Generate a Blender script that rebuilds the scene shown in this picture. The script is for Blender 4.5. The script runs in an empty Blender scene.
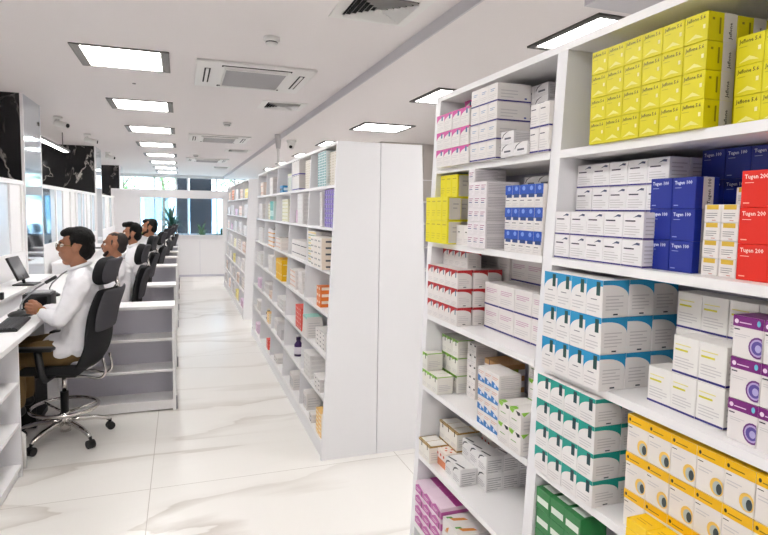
import bpy, bmesh, math, random
from mathutils import Vector, Matrix, Quaternion, noise
random.seed(7)
PI = math.pi
scene = bpy.context.scene
C = scene.collection

# ---------------------------------------------------------------- camera
F_PX, YAW, PITCH, ROLL, EYE = 571.4, 0.34181, 0.078635, 0.01568, 1.65
cy_, sy_ = math.cos(YAW), math.sin(YAW)
fw = Vector((sy_*math.cos(PITCH), cy_*math.cos(PITCH), -math.sin(PITCH)))
rt = Vector((cy_, -sy_, 0)); up = rt.cross(fw)
r2 = rt*math.cos(ROLL) + up*math.sin(ROLL)
u2 = up*math.cos(ROLL) - rt*math.sin(ROLL)
cd = bpy.data.cameras.new('camera'); cam = bpy.data.objects.new('camera', cd); C.objects.link(cam)
cam.matrix_world = Matrix(((r2.x, u2.x, -fw.x, 0), (r2.y, u2.y, -fw.y, 0), (r2.z, u2.z, -fw.z, EYE), (0, 0, 0, 1)))
cd.sensor_fit = 'HORIZONTAL'; cd.sensor_width = 36; cd.lens = F_PX*36/768
cd.shift_y = -11.5/768; cd.clip_start = .02; cd.clip_end = 200
scene.camera = cam

# ---------------------------------------------------------------- world, sun, exposure
w = bpy.data.worlds.new('sky'); scene.world = w; w.use_nodes = True
bg = w.node_tree.nodes['Background']; bg.inputs[0].default_value = (.88, .95, 1, 1); bg.inputs[1].default_value = 3.0
sd = bpy.data.lights.new('sun', 'SUN'); sd.energy = 4; sd.angle = .02; sd.color = (1, .96, .9)
sun = bpy.data.objects.new('sun', sd); C.objects.link(sun); sun.rotation_euler = (math.radians(50), 0, math.radians(200-150))
sun.location = (0, 30, 20)
vs = scene.view_settings
vs.view_transform = 'Standard'; vs.look = 'None'; vs.gamma = 1; vs.use_curve_mapping = False
vs.exposure = 1.38
PANEL_LIGHT = 8.5          # strength of the ceiling panels

# ---------------------------------------------------------------- materials
def srgb(h):
    h = h.lstrip('#'); c = [int(h[i:i+2], 16)/255 for i in (0, 2, 4)]
    return tuple(x/12.92 if x <= .04045 else ((x+.055)/1.055)**2.4 for x in c)+(1,)
MC = {}
def mat(name, col, rough=.5, metal=0, emit=0, bump=0, bscale=60, spec=.5, var=0):
    k = (name, col, rough, metal, emit, bump)
    if k in MC: return MC[k]
    m = bpy.data.materials.new(name); m.use_nodes = True; nt = m.node_tree
    b = nt.nodes['Principled BSDF']; c = srgb(col)
    b.inputs['Base Color'].default_value = c; b.inputs['Roughness'].default_value = rough
    b.inputs['Metallic'].default_value = metal; b.inputs['Specular IOR Level'].default_value = spec
    if emit: b.inputs['Emission Color'].default_value = c; b.inputs['Emission Strength'].default_value = emit
    if bump or var:
        tc = nt.nodes.new('ShaderNodeTexCoord'); n = nt.nodes.new('ShaderNodeTexNoise')
        n.inputs['Scale'].default_value = bscale; n.inputs['Detail'].default_value = 4
        nt.links.new(tc.outputs['Object'], n.inputs['Vector'])
        if bump:
            bp = nt.nodes.new('ShaderNodeBump'); bp.inputs['Strength'].default_value = bump; bp.inputs['Distance'].default_value = .01
            nt.links.new(n.outputs['Fac'], bp.inputs['Height']); nt.links.new(bp.outputs['Normal'], b.inputs['Normal'])
        if var:
            mx = nt.nodes.new('ShaderNodeMix'); mx.data_type = 'RGBA'
            mx.inputs[6].default_value = tuple(x*(1-var) for x in c[:3])+(1,); mx.inputs[7].default_value = tuple(min(1, x*(1+var)) for x in c[:3])+(1,)
            nt.links.new(n.outputs['Fac'], mx.inputs[0]); nt.links.new(mx.outputs[2], b.inputs['Base Color'])
    MC[k] = m; return m

def marble(name, base, vein, rough, black=False):
    m = bpy.data.materials.new(name); m.use_nodes = True; nt = m.node_tree; N = nt.nodes; L = nt.links
    b = N['Principled BSDF']; b.inputs['Roughness'].default_value = rough
    g = N.new('ShaderNodeNewGeometry')
    mp = N.new('ShaderNodeMapping'); L.new(g.outputs['Position'], mp.inputs[0])
    n1 = N.new('ShaderNodeTexNoise'); n1.inputs['Detail'].default_value = 6
    n2 = N.new('ShaderNodeTexNoise'); n2.inputs['Detail'].default_value = 3
    ramp = N.new('ShaderNodeValToRGB')
    if black:
        mp.inputs['Scale'].default_value = (1, 1, .55); mp.inputs['Rotation'].default_value = (0, .35, 0)
        n1.inputs['Scale'].default_value = 1.7; n1.inputs['Distortion'].default_value = 1.6
        n2.inputs['Scale'].default_value = 2.6
        e = ramp.color_ramp.elements
        e[0].position = 0; e[0].color = (0, 0, 0, 1); e[1].position = 1; e[1].color = (0, 0, 0, 1)
        for p, v in ((.486, 0), (.5, 1), (.514, 0)):
            q = e.new(p); q.color = (v, v, v, 1)
    else:
        mp.inputs['Rotation'].default_value = (0, 0, -.42); mp.inputs['Scale'].default_value = (.35, 1.25, 1)
        n1.inputs['Scale'].default_value = 1.15; n1.inputs['Distortion'].default_value = .45; n1.inputs['Roughness'].default_value = .45
        n2.inputs['Scale'].default_value = .9
        e = ramp.color_ramp.elements
        e[0].position = 0; e[0].color = (0, 0, 0, 1); e[1].position = 1; e[1].color = (0, 0, 0, 1)
        for p, v in ((.44, 0), (.5, .9), (.507, .2), (.55, 0)):
            q = e.new(p); q.color = (v, v, v, 1)
    L.new(mp.outputs[0], n1.inputs['Vector']); L.new(mp.outputs[0], n2.inputs['Vector'])
    L.new(n1.outputs['Fac'], ramp.inputs[0])
    mu = N.new('ShaderNodeMath'); mu.operation = 'MULTIPLY'; L.new(ramp.outputs[0], mu.inputs[0])
    rr = N.new('ShaderNodeMapRange'); rr.inputs['From Min'].default_value = .4; rr.inputs['From Max'].default_value = .62
    L.new(n2.outputs['Fac'], rr.inputs[0]); L.new(rr.outputs[0], mu.inputs[1])
    mx = N.new('ShaderNodeMix'); mx.data_type = 'RGBA'; mx.inputs[6].default_value = srgb(base); mx.inputs[7].default_value = srgb(vein)
    L.new(mu.outputs[0], mx.inputs[0])
    out = mx.outputs[2]
    if not black:      # tile joints
        sx = N.new('ShaderNodeSeparateXYZ'); L.new(g.outputs['Position'], sx.inputs[0])
        masks = []
        for ax, per, off in (('X', 1.55, .19), ('Y', 3.1, -.4)):
            a = N.new('ShaderNodeMath'); a.operation = 'ADD'; a.inputs[1].default_value = off+per*20; L.new(sx.outputs[ax], a.inputs[0])
            d = N.new('ShaderNodeMath'); d.operation = 'MODULO'; d.inputs[1].default_value = per; L.new(a.outputs[0], d.inputs[0])
            l = N.new('ShaderNodeMath'); l.operation = 'LESS_THAN'; l.inputs[1].default_value = .0045; L.new(d.outputs[0], l.inputs[0])
            masks.append(l)
        mm = N.new('ShaderNodeMath'); mm.operation = 'MAXIMUM'; L.new(masks[0].outputs[0], mm.inputs[0]); L.new(masks[1].outputs[0], mm.inputs[1])
        m3 = N.new('ShaderNodeMath'); m3.operation = 'MULTIPLY'; m3.inputs[1].default_value = .75; L.new(mm.outputs[0], m3.inputs[0])
        mx2 = N.new('ShaderNodeMix'); mx2.data_type = 'RGBA'; L.new(m3.outputs[0], mx2.inputs[0]); L.new(out, mx2.inputs[6]); mx2.inputs[7].default_value = srgb('#b5aca4')
        out = mx2.outputs[2]
    L.new(out, b.inputs['Base Color'])
    return m

def glass(name, tint='#eaf6ff', refl=.05):
    m = bpy.data.materials.new(name); m.use_nodes = True; nt = m.node_tree; nt.nodes.clear()
    o = nt.nodes.new('ShaderNodeOutputMaterial'); t = nt.nodes.new('ShaderNodeBsdfTransparent'); g = nt.nodes.new('ShaderNodeBsdfGlossy')
    t.inputs[0].default_value = srgb(tint); g.inputs['Roughness'].default_value = .02
    mx = nt.nodes.new('ShaderNodeMixShader'); mx.inputs[0].default_value = refl
    nt.links.new(t.outputs[0], mx.inputs[1]); nt.links.new(g.outputs[0], mx.inputs[2]); nt.links.new(mx.outputs[0], o.inputs[0])
    return m

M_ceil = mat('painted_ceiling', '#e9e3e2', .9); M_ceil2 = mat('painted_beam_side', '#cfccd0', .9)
M_wall = mat('white_wall', '#f1eff0', .7); M_floor = marble('white_marble_floor', '#efece7', '#cfc8c0', .24)
M_black = marble('black_marble', '#0e0e11', '#c4beb8', .12, True)
M_lam = mat('white_laminate', '#ebeaec', .45); M_lam2 = mat('pale_grey_laminate', '#cfcdd8', .5)
M_edge = mat('white_edge_band', '#f0eeee', .4)
M_mirror = mat('mirror_steel', '#c3ccd4', .06, 1); M_frost = mat('frosted_glass', '#dfe6ee', .25)
M_glass = glass('clear_glass'); M_tglass = glass('tinted_glass', '#b9cfdc', .3)
M_chrome = mat('chrome', '#d8d4d0', .14, 1); M_blk = mat('black_plastic', '#0c0c0e', .45); M_mesh = mat('black_fabric', '#0e0e12', .85, bump=.3, bscale=300)
M_greyf = mat('dark_grey_mesh_fabric', '#434248', .8, bump=.4, bscale=350)
M_greyp = mat('grey_plastic', '#8b8b8f', .5); M_trim = mat('grey_light_trim', '#77736f', .5); M_dtrim = mat('dark_light_trim', '#4a4744', .5)
M_white = mat('white_plastic', '#e8e6e3', .5); M_dark = mat('dark_void', '#1a1a1c', .8)
M_panel = bpy.data.materials.new('lit_diffuser'); M_panel.use_nodes = True
_b = M_panel.node_tree.nodes['Principled BSDF']; _b.inputs['Base Color'].default_value = (.9, .9, .9, 1)
_b.inputs['Emission Color'].default_value = (1, .985, .965, 1); _b.inputs['Emission Strength'].default_value = PANEL_LIGHT

# ---------------------------------------------------------------- mesh helper
class MB:
    def __init__(s): s.v = []; s.f = []; s.m = []; s.mats = []; s.sm = []
    def mi(s, m):
        if m not in s.mats: s.mats.append(m)
        return s.mats.index(m)
    def poly(s, pts, m, smooth=False):
        n = len(s.v); s.v += [tuple(p) for p in pts]; s.f.append(tuple(range(n, n+len(pts)))); s.m.append(s.mi(m)); s.sm.append(smooth); return s
    def box(s, x0, x1, y0, y1, z0, z1, m, b=0):
        if b <= 0:
            n = len(s.v)
            s.v += [(x, y, z) for z in (z0, z1) for y in (y0, y1) for x in (x0, x1)]
            fs = [(0, 2, 3, 1), (4, 5, 7, 6), (0, 1, 5, 4), (2, 6, 7, 3), (0, 4, 6, 2), (1, 3, 7, 5)]
            for f in fs: s.f.append(tuple(n+i for i in f)); s.m.append(s.mi(m)); s.sm.append(False)
            return s
        bm = bmesh.new(); bmesh.ops.create_cube(bm, size=1)
        for v in bm.verts: v.co = Vector(((x0+x1)/2+v.co.x*(x1-x0), (y0+y1)/2+v.co.y*(y1-y0), (z0+z1)/2+v.co.z*(z1-z0)))
        bmesh.ops.bevel(bm, geom=bm.edges[:], offset=b, segments=3 if b > .004 else 1, profile=.5, affect='EDGES')
        return s.bm(bm, m, b > .004)
    def bm(s, bm, m, smooth=False, M=None):
        n = len(s.v); bm.verts.index_update()
        for v in bm.verts: s.v.append(tuple(M @ v.co) if M else tuple(v.co))
        for f in bm.faces: s.f.append(tuple(n+v.index for v in f.verts)); s.m.append(s.mi(m)); s.sm.append(smooth)
        bm.free(); return s
    def prism(s, pts, h0, h1, m, axis='y'):      # pts in the plane normal to axis
        def P(a, b, h): return {'y': (a, h, b), 'x': (h, a, b), 'z': (a, b, h)}[axis]
        k = len(pts); n = len(s.v)
        s.v += [P(a, b, h0) for a, b in pts]+[P(a, b, h1) for a, b in pts]; i = s.mi(m)
        fs = [tuple(range(n, n+k)), tuple(range(n+2*k-1, n+k-1, -1))]+[(n+j, n+k+j, n+k+(j+1) % k, n+(j+1) % k) for j in range(k)]
        for f in fs: s.f.append(f); s.m.append(i); s.sm.append(False)
        return s
    def tube(s, pts, r, m, seg=10, closed=False, r1=None):
        pts = [Vector(p) for p in pts]; k = len(pts); n = len(s.v); i = s.mi(m); pn = None
        for a in range(k):
            if closed: t = pts[(a+1) % k]-pts[a-1]
            else: t = pts[min(a+1, k-1)]-pts[max(a-1, 0)]
            t.normalize()
            if pn is None: pn = t.orthogonal().normalized()
            else: pn = (pn-t*pn.dot(t)).normalized()
            bn = t.cross(pn); rr = r if r1 is None else r+(r1-r)*a/(k-1)
            for j in range(seg):
                an = 2*PI*j/seg; s.v.append(tuple(pts[a]+(pn*math.cos(an)+bn*math.sin(an))*rr))
        for a in range(k if closed else k-1):
            for j in range(seg):
                p, q = n+a*seg, n+((a+1) % k)*seg
                s.f.append((p+j, p+(j+1) % seg, q+(j+1) % seg, q+j)); s.m.append(i); s.sm.append(True)
        if not closed:
            s.f.append(tuple(n+j for j in reversed(range(seg)))); s.m.append(i); s.sm.append(False)
            s.f.append(tuple(n+(k-1)*seg+j for j in range(seg))); s.m.append(i); s.sm.append(False)
        return s
    def lathe(s, prof, m, c=(0, 0, 0), seg=24, axis='z'):     # prof: (radius, height) closed by end caps
        n = len(s.v); k = len(prof); i = s.mi(m)
        for r, h in prof:
            for j in range(seg):
                a = 2*PI*j/seg; p = {'z': (r*math.cos(a), r*math.sin(a), h), 'y': (r*math.sin(a), h, r*math.cos(a)), 'x': (h, r*math.cos(a), r*math.sin(a))}[axis]
                s.v.append((c[0]+p[0], c[1]+p[1], c[2]+p[2]))
        for a in range(k-1):
            for j in range(seg):
                s.f.append((n+a*seg+j, n+a*seg+(j+1) % seg, n+(a+1)*seg+(j+1) % seg, n+(a+1)*seg+j)); s.m.append(i); s.sm.append(True)
        s.f.append(tuple(n+j for j in reversed(range(seg)))); s.m.append(i); s.sm.append(False)
        s.f.append(tuple(n+(k-1)*seg+j for j in range(seg))); s.m.append(i); s.sm.append(False)
        return s
    def mesh(s, name):
        me = bpy.data.meshes.new(name); me.from_pydata(s.v, [], s.f)
        for m in s.mats: me.materials.append(m)
        me.polygons.foreach_set('material_index', s.m); me.polygons.foreach_set('use_smooth', s.sm); me.update()
        bm = bmesh.new(); bm.from_mesh(me)
        bmesh.ops.recalc_face_normals(bm, faces=[f for f in bm.faces if any(not e.is_boundary for e in f.edges)]); bm.to_mesh(me); bm.free()
        return me
    def build(s, name, parent=None, **kw):
        return link(name, s.mesh(name), parent, **kw)

def link(name, me, parent=None, label=None, cat=None, group=None, kind=None, loc=None):
    o = bpy.data.objects.new(name, me); C.objects.link(o)
    if parent: o.parent = parent
    if loc: o.location = loc
    return tag(o, label, cat, group, kind)
def tag(o, label=None, cat=None, group=None, kind=None):
    if label: o['label'] = label
    if cat: o['category'] = cat
    if group: o['group'] = group
    if kind: o['kind'] = kind
    return o
def empty(name, loc, label, cat, group=None, rz=0):
    o = link(name, None, None, label, cat, group); o.location = loc; o.rotation_euler.z = rz; o.empty_display_size = .1; return o
def copy_tree(o, parent=None):
    c = o.copy(); C.objects.link(c)
    if parent: c.parent = parent
    for ch in list(o.children): copy_tree(ch, c)
    return c
def relabel(o, label): o['label'] = label; return o
def struct(name, mb, parent=None): return mb.build(name, parent, kind='structure')

def text_polys(txt, size):      # flat letters as polygons in x,y
    cu = bpy.data.curves.new('t', 'FONT'); cu.body = txt; cu.size = size; cu.resolution_u = 1; cu.offset = size*.018; cu.fill_mode = 'FRONT'
    o = bpy.data.objects.new('t', cu); C.objects.link(o)
    me = o.to_mesh(); out = ([v.co.copy() for v in me.vertices], [tuple(p.vertices) for p in me.polygons]); o.to_mesh_clear()
    bpy.data.objects.remove(o); bpy.data.curves.remove(cu)
    return out

# blob surfaces: union of tapered capsules and ellipsoids, grown into one continuous skin
def blob(name, caps, ells, voxel, material, parent=None, smooth=4, disp=0, dscale=8, label=None):
    bm = bmesh.new()
    def sph(c, r, R=None, sub=3):
        M = Matrix.Translation(c) @ (R if R else Matrix()) @ Matrix.Diagonal((r[0], r[1], r[2], 1))
        bmesh.ops.create_icosphere(bm, subdivisions=sub, radius=1, matrix=M)
    for ch in caps:
        for (p, r), (q, s) in zip(ch[:-1], ch[1:]):
            p, q = Vector(p), Vector(q); d = q-p; L = d.length
            if L > 1e-5:
                M = Matrix.Translation((p+q)/2) @ d.to_track_quat('Z', 'Y').to_matrix().to_4x4()
                bmesh.ops.create_cone(bm, cap_ends=True, segments=20, radius1=r, radius2=s, depth=L, matrix=M)
        for p, r in ch: sph(Vector(p), (r, r, r), sub=2)
    for e in ells:
        c, r = Vector(e[0]), e[1]; R = None
        if len(e) > 2: R = Matrix.Rotation(e[2], 4, 'Y')
        if len(e) > 3: R = R @ Matrix.Rotation(e[3], 4, 'X')
        sph(c, r, R)
    me = bpy.data.meshes.new(name); bm.to_mesh(me); bm.free()
    o = bpy.data.objects.new(name, me); C.objects.link(o)
    md = o.modifiers.new('r', 'REMESH'); md.mode = 'VOXEL'; md.voxel_size = voxel; md.use_smooth_shade = True
    if smooth:
        s = o.modifiers.new('s', 'SMOOTH'); s.iterations = smooth; s.factor = .5
    dg = bpy.context.evaluated_depsgraph_get(); m2 = bpy.data.meshes.new_from_object(o.evaluated_get(dg))
    bpy.data.objects.remove(o); m2.materials.clear(); m2.materials.append(material)
    if disp:
        ns = [v.normal.copy() for v in m2.vertices]
        for v, n_ in zip(m2.vertices, ns):
            d = noise.noise(v.co*dscale)+.5*noise.noise(v.co*dscale*2.3)
            v.co += n_*d*disp
    m2.polygons.foreach_set('use_smooth', [True]*len(m2.polygons)); m2.update(); m2.name = name
    return link(name, m2, parent, label=label)

# ================================================================ SETTING
ZL, ZR, XB = 2.72, 2.65, 1.365          # left ceiling, right ceiling, step between them
struct('floor', MB().box(-6, 5.2, -3.2, 20, -.1, 0, M_floor))
struct('ceiling', MB().box(-6, XB-.012, -3.2, 20, ZL, ZL+.12, M_ceil))
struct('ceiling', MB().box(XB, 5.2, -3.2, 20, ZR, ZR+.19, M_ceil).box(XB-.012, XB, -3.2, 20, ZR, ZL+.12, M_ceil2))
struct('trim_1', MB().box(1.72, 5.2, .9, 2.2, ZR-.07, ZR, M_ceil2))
struct('wall_back', MB().box(-6, 5.2, -3.3, -3.2, 0, 2.9, M_wall))
struct('wall_right', MB().box(5.2, 5.3, -3.3, 20, 0, 2.9, M_wall))
struct('wall_left', MB().box(-6.1, -6, -3.3, 20, 0, 2.9, M_wall))

# far white partition with its opening
PY = 14.45
struct('wall_front', MB().box(-1.5, -.885, PY, PY+.12, 0, 2.07, M_wall).box(.955, 3.4, PY, PY+.12, 0, 2.07, M_wall)
       .box(-.885, .955, PY, PY+.12, 1.875, 2.07, M_wall).box(-.885, .955, PY, PY+.12, 0, 1.0, M_wall))
wf = struct('window_1', MB().box(-.93, -.885, PY-.012, PY+.13, .97, 1.92, M_edge).box(.955, 1.0, PY-.012, PY+.13, .97, 1.92, M_edge)
       .box(-.93, 1.0, PY-.012, PY+.13, 1.875, 1.92, M_edge).box(-.93, 1.0, PY-.06, PY+.13, .965, 1.0, M_edge))
MB().box(-.885, .955, PY+.05, PY+.056, 1.0, 1.875, M_glass).build('pane', wf)
struct('trim_2', MB().box(-.06, 1.35, PY-.05, PY, .865, .885, M_edge).box(-.06, 1.35, PY-.012, PY, .05, .865, M_wall)
       .box(-.06, 1.35, PY-.02, PY, 0, .05, M_lam2))
for x in (.42,): struct('trim_3', MB().box(x, x+.006, PY-.014, PY-.012, .05, .865, M_lam2))

# street front glazing far behind
FY = 20.0
fr = struct('wall_street', MB().box(-6.1, -1.78, FY, FY+.2, 0, 2.95, M_wall).box(2.6, 5.3, FY, FY+.2, 0, 2.95, M_wall)
       .box(-1.78, 2.6, FY, FY+.2, 2.66, 2.95, M_wall).box(-1.78, 2.6, FY, FY+.2, 0, .75, M_wall))
wm = MB()
for x in (-1.78, -.82, -.16, .2, 1.12, 1.7, 2.56): wm.box(x, x+.045, FY+.02, FY+.1, .75, 2.66, M_edge)
wm.box(-1.78, 2.6, FY+.02, FY+.1, 2.62, 2.66, M_edge).box(-1.78, 2.6, FY+.02, FY+.1, .75, .8, M_edge)
wo = struct('window_2', wm)
MB().box(-1.75, 2.57, FY+.05, FY+.056, .8, 2.62, M_glass).build('pane', wo)

# ---------------------------------------------------------------- left pillars and glass partition
XP = -1.42
def pillar(n, y, x=XP, d=.72, marble_w=1.25, label=None):
    o = MB().box(x-marble_w, x-.012, y+.012, y+d, 0, ZL, M_wall).build('wall_pillar_%d' % n, kind='structure')
    zb = 1.885
    MB().box(x-marble_w, x-.012, y, y+.012, zb, ZL, M_black).build('marble_facing', o)
    MB().box(x-.012, x, y+.014, y+d, .87, ZL, M_mirror).build('mirror_facing', o)
    MB().box(x-.022, x+.004, y-.004, y+.014, .87, ZL, M_edge).box(x-.02, x+.004, y+d, y+d+.018, .87, ZL, M_edge).build('corner_bead', o)
    return o
pillar(1, 6.41, marble_w=1.6); pillar(2, 11.41); pillar(3, 16.42, x=-1.48)

def partition(n, y0, y1, posts, panes):
    m = MB()
    m.box(XP-.05, XP-.012, y0, y1, 1.845, 1.885, M_edge).box(XP-.05, XP-.012, y0, y1, 1.18, 1.215, M_edge)
    m.box(XP-.05, XP-.012, y0, y1, 0, 1.18, M_wall)
    for p in posts: m.box(XP-.05, XP-.012, p-.022, p+.022, 1.215, 1.845, M_edge)
    o = m.build('wall_partition_%d' % n, kind='structure')
    for a, b, k in panes:
        MB().box(XP-.036, XP-.028, a, b, 1.215, 1.845, {'f': M_frost, 'g': M_tglass, 'w': M_wall, 'd': M_dtrim}[k]).build('pane', o)
partition(1, -3.2, 6.41, [0, 1.2, 2.4, 3.6, 4.7, 5.05, 5.95, 6.35], [(1.2, 2.4, 'f'), (2.4, 3.6, 'f'), (3.6, 4.7, 'f'), (4.7, 5.05, 'w'), (5.05, 5.95, 'f'), (5.95, 6.41, 'w')])
partition(2, 7.15, 11.41, [7.18, 7.95, 8.4, 8.95, 9.35, 9.9, 10.4, 10.9, 11.35],
          [(7.18, 7.7, 'g'), (7.7, 8.4, 'f'), (8.4, 8.92, 'w'), (8.92, 9.0, 'd'), (9.0, 9.6, 'w'), (9.6, 10.2, 'f'), (10.2, 10.8, 'w'), (10.8, 11.35, 'f')])
partition(3, 12.15, PY, [12.2, 12.8, 13.4, 14.0], [(12.2, 12.8, 'f'), (12.8, 13.4, 'w'), (13.4, 14.0, 'f'), (14.0, PY, 'w')])
# stone pillar in the right aisle
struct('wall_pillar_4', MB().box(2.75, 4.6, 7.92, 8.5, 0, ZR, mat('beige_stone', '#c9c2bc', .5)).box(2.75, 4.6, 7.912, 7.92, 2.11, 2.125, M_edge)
       .box(3.42, 3.425, 7.916, 7.92, 0, ZR, M_ceil2))

# ================================================================ CEILING FITTINGS
ORD = ['first', 'second', 'third', 'fourth', 'fifth', 'sixth', 'seventh', 'eighth', 'ninth', 'tenth', 'eleventh', 'twelfth', 'thirteenth']
def light_left():
    t = empty('ceiling_light', (0, 0, ZL), 'x', 'ceiling light', 'square lights above the desk aisle')
    h = .31; m = MB()
    for (a, b, c_, d) in ((-h, h, -h, -h+.018), (-h, h, h-.018, h), (-h, -h+.018, -h, h), (h-.018, h, -h, h)):
        m.box(a, b, c_, d, -.010, 0, M_trim)
    m.build('frame', t)
    i = .25; g = h-.018
    for s in (-1, 1): MB().poly([(s*g, -g, -.008), (s*i, -g, -.001), (s*i, g, -.001), (s*g, g, -.008)], M_trim).build('side_flange', t)
    MB().box(-i, i, -g, g, -.004, -.001, M_panel).build('diffuser', t)
    return t
def light_right():
    t = empty('ceiling_light', (0, 0, ZR), 'x', 'ceiling light', 'dark framed lights above the rack aisle')
    h = .315; g = h-.035; m = MB()
    for (a, b, c_, d) in ((-h, h, -h, -g), (-h, h, g, h), (-h, -g, -g, g), (g, h, -g, g)):
        m.box(a, b, c_, d, -.012, 0, M_dtrim)
    m.build('frame', t); MB().box(-g, g, -g, g, -.006, -.001, M_panel).build('diffuser', t)
    return t
ll = light_left(); lr = light_right()
ys = [4.62+2.0*k for k in range(8)]+[2.62, .62, -1.4]  # last three are unseen, added overhead and behind the camera for fill
for k, y in enumerate(ys):
    o = ll if k == 0 else copy_tree(ll); o.location = (-.375, y, ZL)
    o['label'] = ('square white ceiling light with grey trim, %s of the row above the desk aisle' % ('nearest' if k == 0 else ORD[k]+' nearest'))
ys = [.84, 2.72, 4.60, 6.58, 8.5, 10.5, 12.5, 14.5, -1.1]
nm = ['unseen one beside the beam', 'cut off by the near rack top', 'seen left of the near rack corner', 'seen above the blank end panel', 'next behind the one above the end panel', 'fourth back in the right aisle', 'fifth back in the right aisle', 'farthest in the right aisle', 'unseen behind']
for k, y in enumerate(ys):
    o = lr if k == 0 else copy_tree(lr); o.location = (2.285, y, ZR); o['label'] = 'dark framed square ceiling light, '+nm[k]
for k, y in enumerate((2.6, 6.5, 10.5, 14.5, 17)):  # extra panels added on the public side as interior fill
    o = copy_tree(lr); o.location = (-3.4, y, ZL); o['label'] = 'dark framed fill light added over the public hall, %s from the camera' % ORD[k]; o['group'] = 'fill lights added over the public hall'

def cassette():
    t = empty('air_conditioner', (0, 0, ZL), 'x', 'air conditioner', 'ceiling cassette air conditioners')
    MB().box(-.44, .44, -.44, .44, -.02, 0, M_white, .006).build('panel', t)
    g = MB().box(-.235, .235, -.30, .30, -.034, -.02, M_white)
    M_gr = mat('pale_grille', '#b2b0b2', .5)
    for k in range(24): g.box(-.225, .225, -.285+.0235*k, -.275+.0235*k, -.037, -.034, M_gr)
    g.build('intake_grille', t)
    for x0, x1, y0, y1 in ((-.26, .26, .33, .375), (-.26, .26, -.375, -.33), (-.38, -.335, -.25, .25), (.335, .38, -.25, .25)):
        s = MB().box(x0, x1, y0, y1, -.022, -.02, M_dark).build('air_slot', t)
        if x1-x0 > .1: MB().box(x0+.01, x1-.01, y0+.02, y1-.006, -.027, -.022, M_white).build('vane', s)
        else: MB().box(x0+.012, x1-.012, y0+.01, y1-.01, -.027, -.022, M_white).build('vane', s)
    return t
ac = cassette()
for k, y in enumerate((4.83, 9.23, 13.4)):
    o = ac if k == 0 else copy_tree(ac); o.location = (.56, y, ZL)
    o['label'] = ['large white cassette air conditioner nearest on the ceiling', 'white cassette air conditioner, middle one down the aisle', 'farthest white cassette air conditioner on the ceiling'][k]

def diffuser():
    t = empty('air_vent', (0, 0, ZL), 'x', 'vent', 'louvred ceiling vents')
    MB().box(-.165, .165, -.165, .165, -.002, 0, M_dark).build('duct_opening', t)
    m = MB()
    for (a, b, c_, d) in ((-.225, .225, -.225, -.165), (-.225, .225, .165, .225), (-.225, -.165, -.165, .165), (.165, .225, -.165, .165)): m.box(a, b, c_, d, -.006, 0, M_white)
    m.build('frame', t)
    for k in range(6):
        r = .160-.026*k; q = r-.012; m = MB()
        for s in (0, 1, 2, 3):
            R = Matrix.Rotation(s*PI/2, 3, 'Z')
            a = [Vector((-r, -r, -.020)), Vector((r, -r, -.020)), Vector((q, -q, -.004)), Vector((-q, -q, -.004))]
            b = [v+Vector((0, .0, .003)) for v in a]
            m.poly([R @ v for v in a], M_white); m.poly([R @ v for v in b], M_white)
        m.build('louvre', t)
    return t
dv = diffuser()
for k, (x, y) in enumerate(((1.005, 2.95), (1.0, 6.03), (1.01, 11.0), (1.0, 15.6))):
    o = dv if k == 0 else copy_tree(dv); o.location = (x, y, ZL)
    o['label'] = ['large louvred ceiling vent cut by the top of the picture', 'louvred ceiling vent just beyond the nearest air conditioner', 'louvred ceiling vent beside the middle air conditioner', 'farthest small louvred ceiling vent'][k]

def smoke():
    t = empty('smoke_detector', (0, 0, ZL), 'x', 'smoke detector', 'smoke detectors')
    MB().lathe([(.05, 0), (.05, -.02), (.046, -.028)], M_white).build('base', t)
    MB().lathe([(.036, -.028), (.034, -.042), (.022, -.05)], M_white).build('sensor_head', t)
    MB().lathe([(.037, -.028), (.037, -.033)], M_dark).build('vent_ring', t)
    return t
sm = smoke()
for k, (x, y) in enumerate(((.548, 3.7), (.56, 7.5), (.3, 12.3))):
    o = sm if k == 0 else copy_tree(sm); o.location = (x, y, ZL)
    o['label'] = ['white round smoke detector nearest on the ceiling', 'white smoke detector just before the middle air conditioner', 'farthest tiny smoke detector on the ceiling'][k]
tag(MB().lathe([(.014, 0), (.014, -.006)], M_trim, (-.37, 5.5, ZL)).build('ceiling_sensor'), 'tiny round sensor between the two nearest aisle lights', 'sensor')

def camera_unit():
    t = empty('security_camera', (0, 0, ZL), 'x', 'security camera', 'white bullet security cameras')
    MB().lathe([(.05, 0), (.05, -.022), (.03, -.03)], M_white).build('mount', t)
    MB().tube([(0, 0, -.02), (.0, 0, -.06), (.03, -.02, -.075)], .016, M_white).build('arm', t)
    b = MB().tube([(-.03, .02, -.075), (.11, -.07, -.11)], .036, M_white, 16).build('housing', t)
    MB().tube([(.108, -.069, -.1095), (.118, -.0755, -.112)], .025, M_dark, 14).build('lens', b)
    return t
sc = camera_unit()
for k, (x, y, rz) in enumerate(((-1.38, 7.9, 0), (-1.30, 9.6, .6), (-1.35, 12.6, .2))):
    o = sc if k == 0 else copy_tree(sc); o.location = (x, y, ZL); o.rotation_euler.z = rz
    o['label'] = ['white bullet security camera beside the nearest mirrored pillar', 'faint white security camera before the second marble pillar', 'small security camera beyond the second marble pillar'][k]
t = empty('ceiling_pole', (1.33, 8.35, ZL), 'thin white pole dropping from the ceiling step onto the middle rack', 'pole')
MB().lathe([(.05, 0), (.05, -.02), (.03, -.2)], mat('pale_grey_paint', '#bdb9bb', .5)).build('ceiling_cup', t)
MB().lathe([(.02, -.2), (.02, -.8)], M_white).build('shaft', t)
t = empty('dome_camera', (1.52, 8.35, ZR), 'white camera with black lens on the ceiling step above the middle rack', 'camera')
MB().lathe([(.07, 0), (.07, -.03), (.05, -.05)], M_white).build('mount', t)
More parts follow.
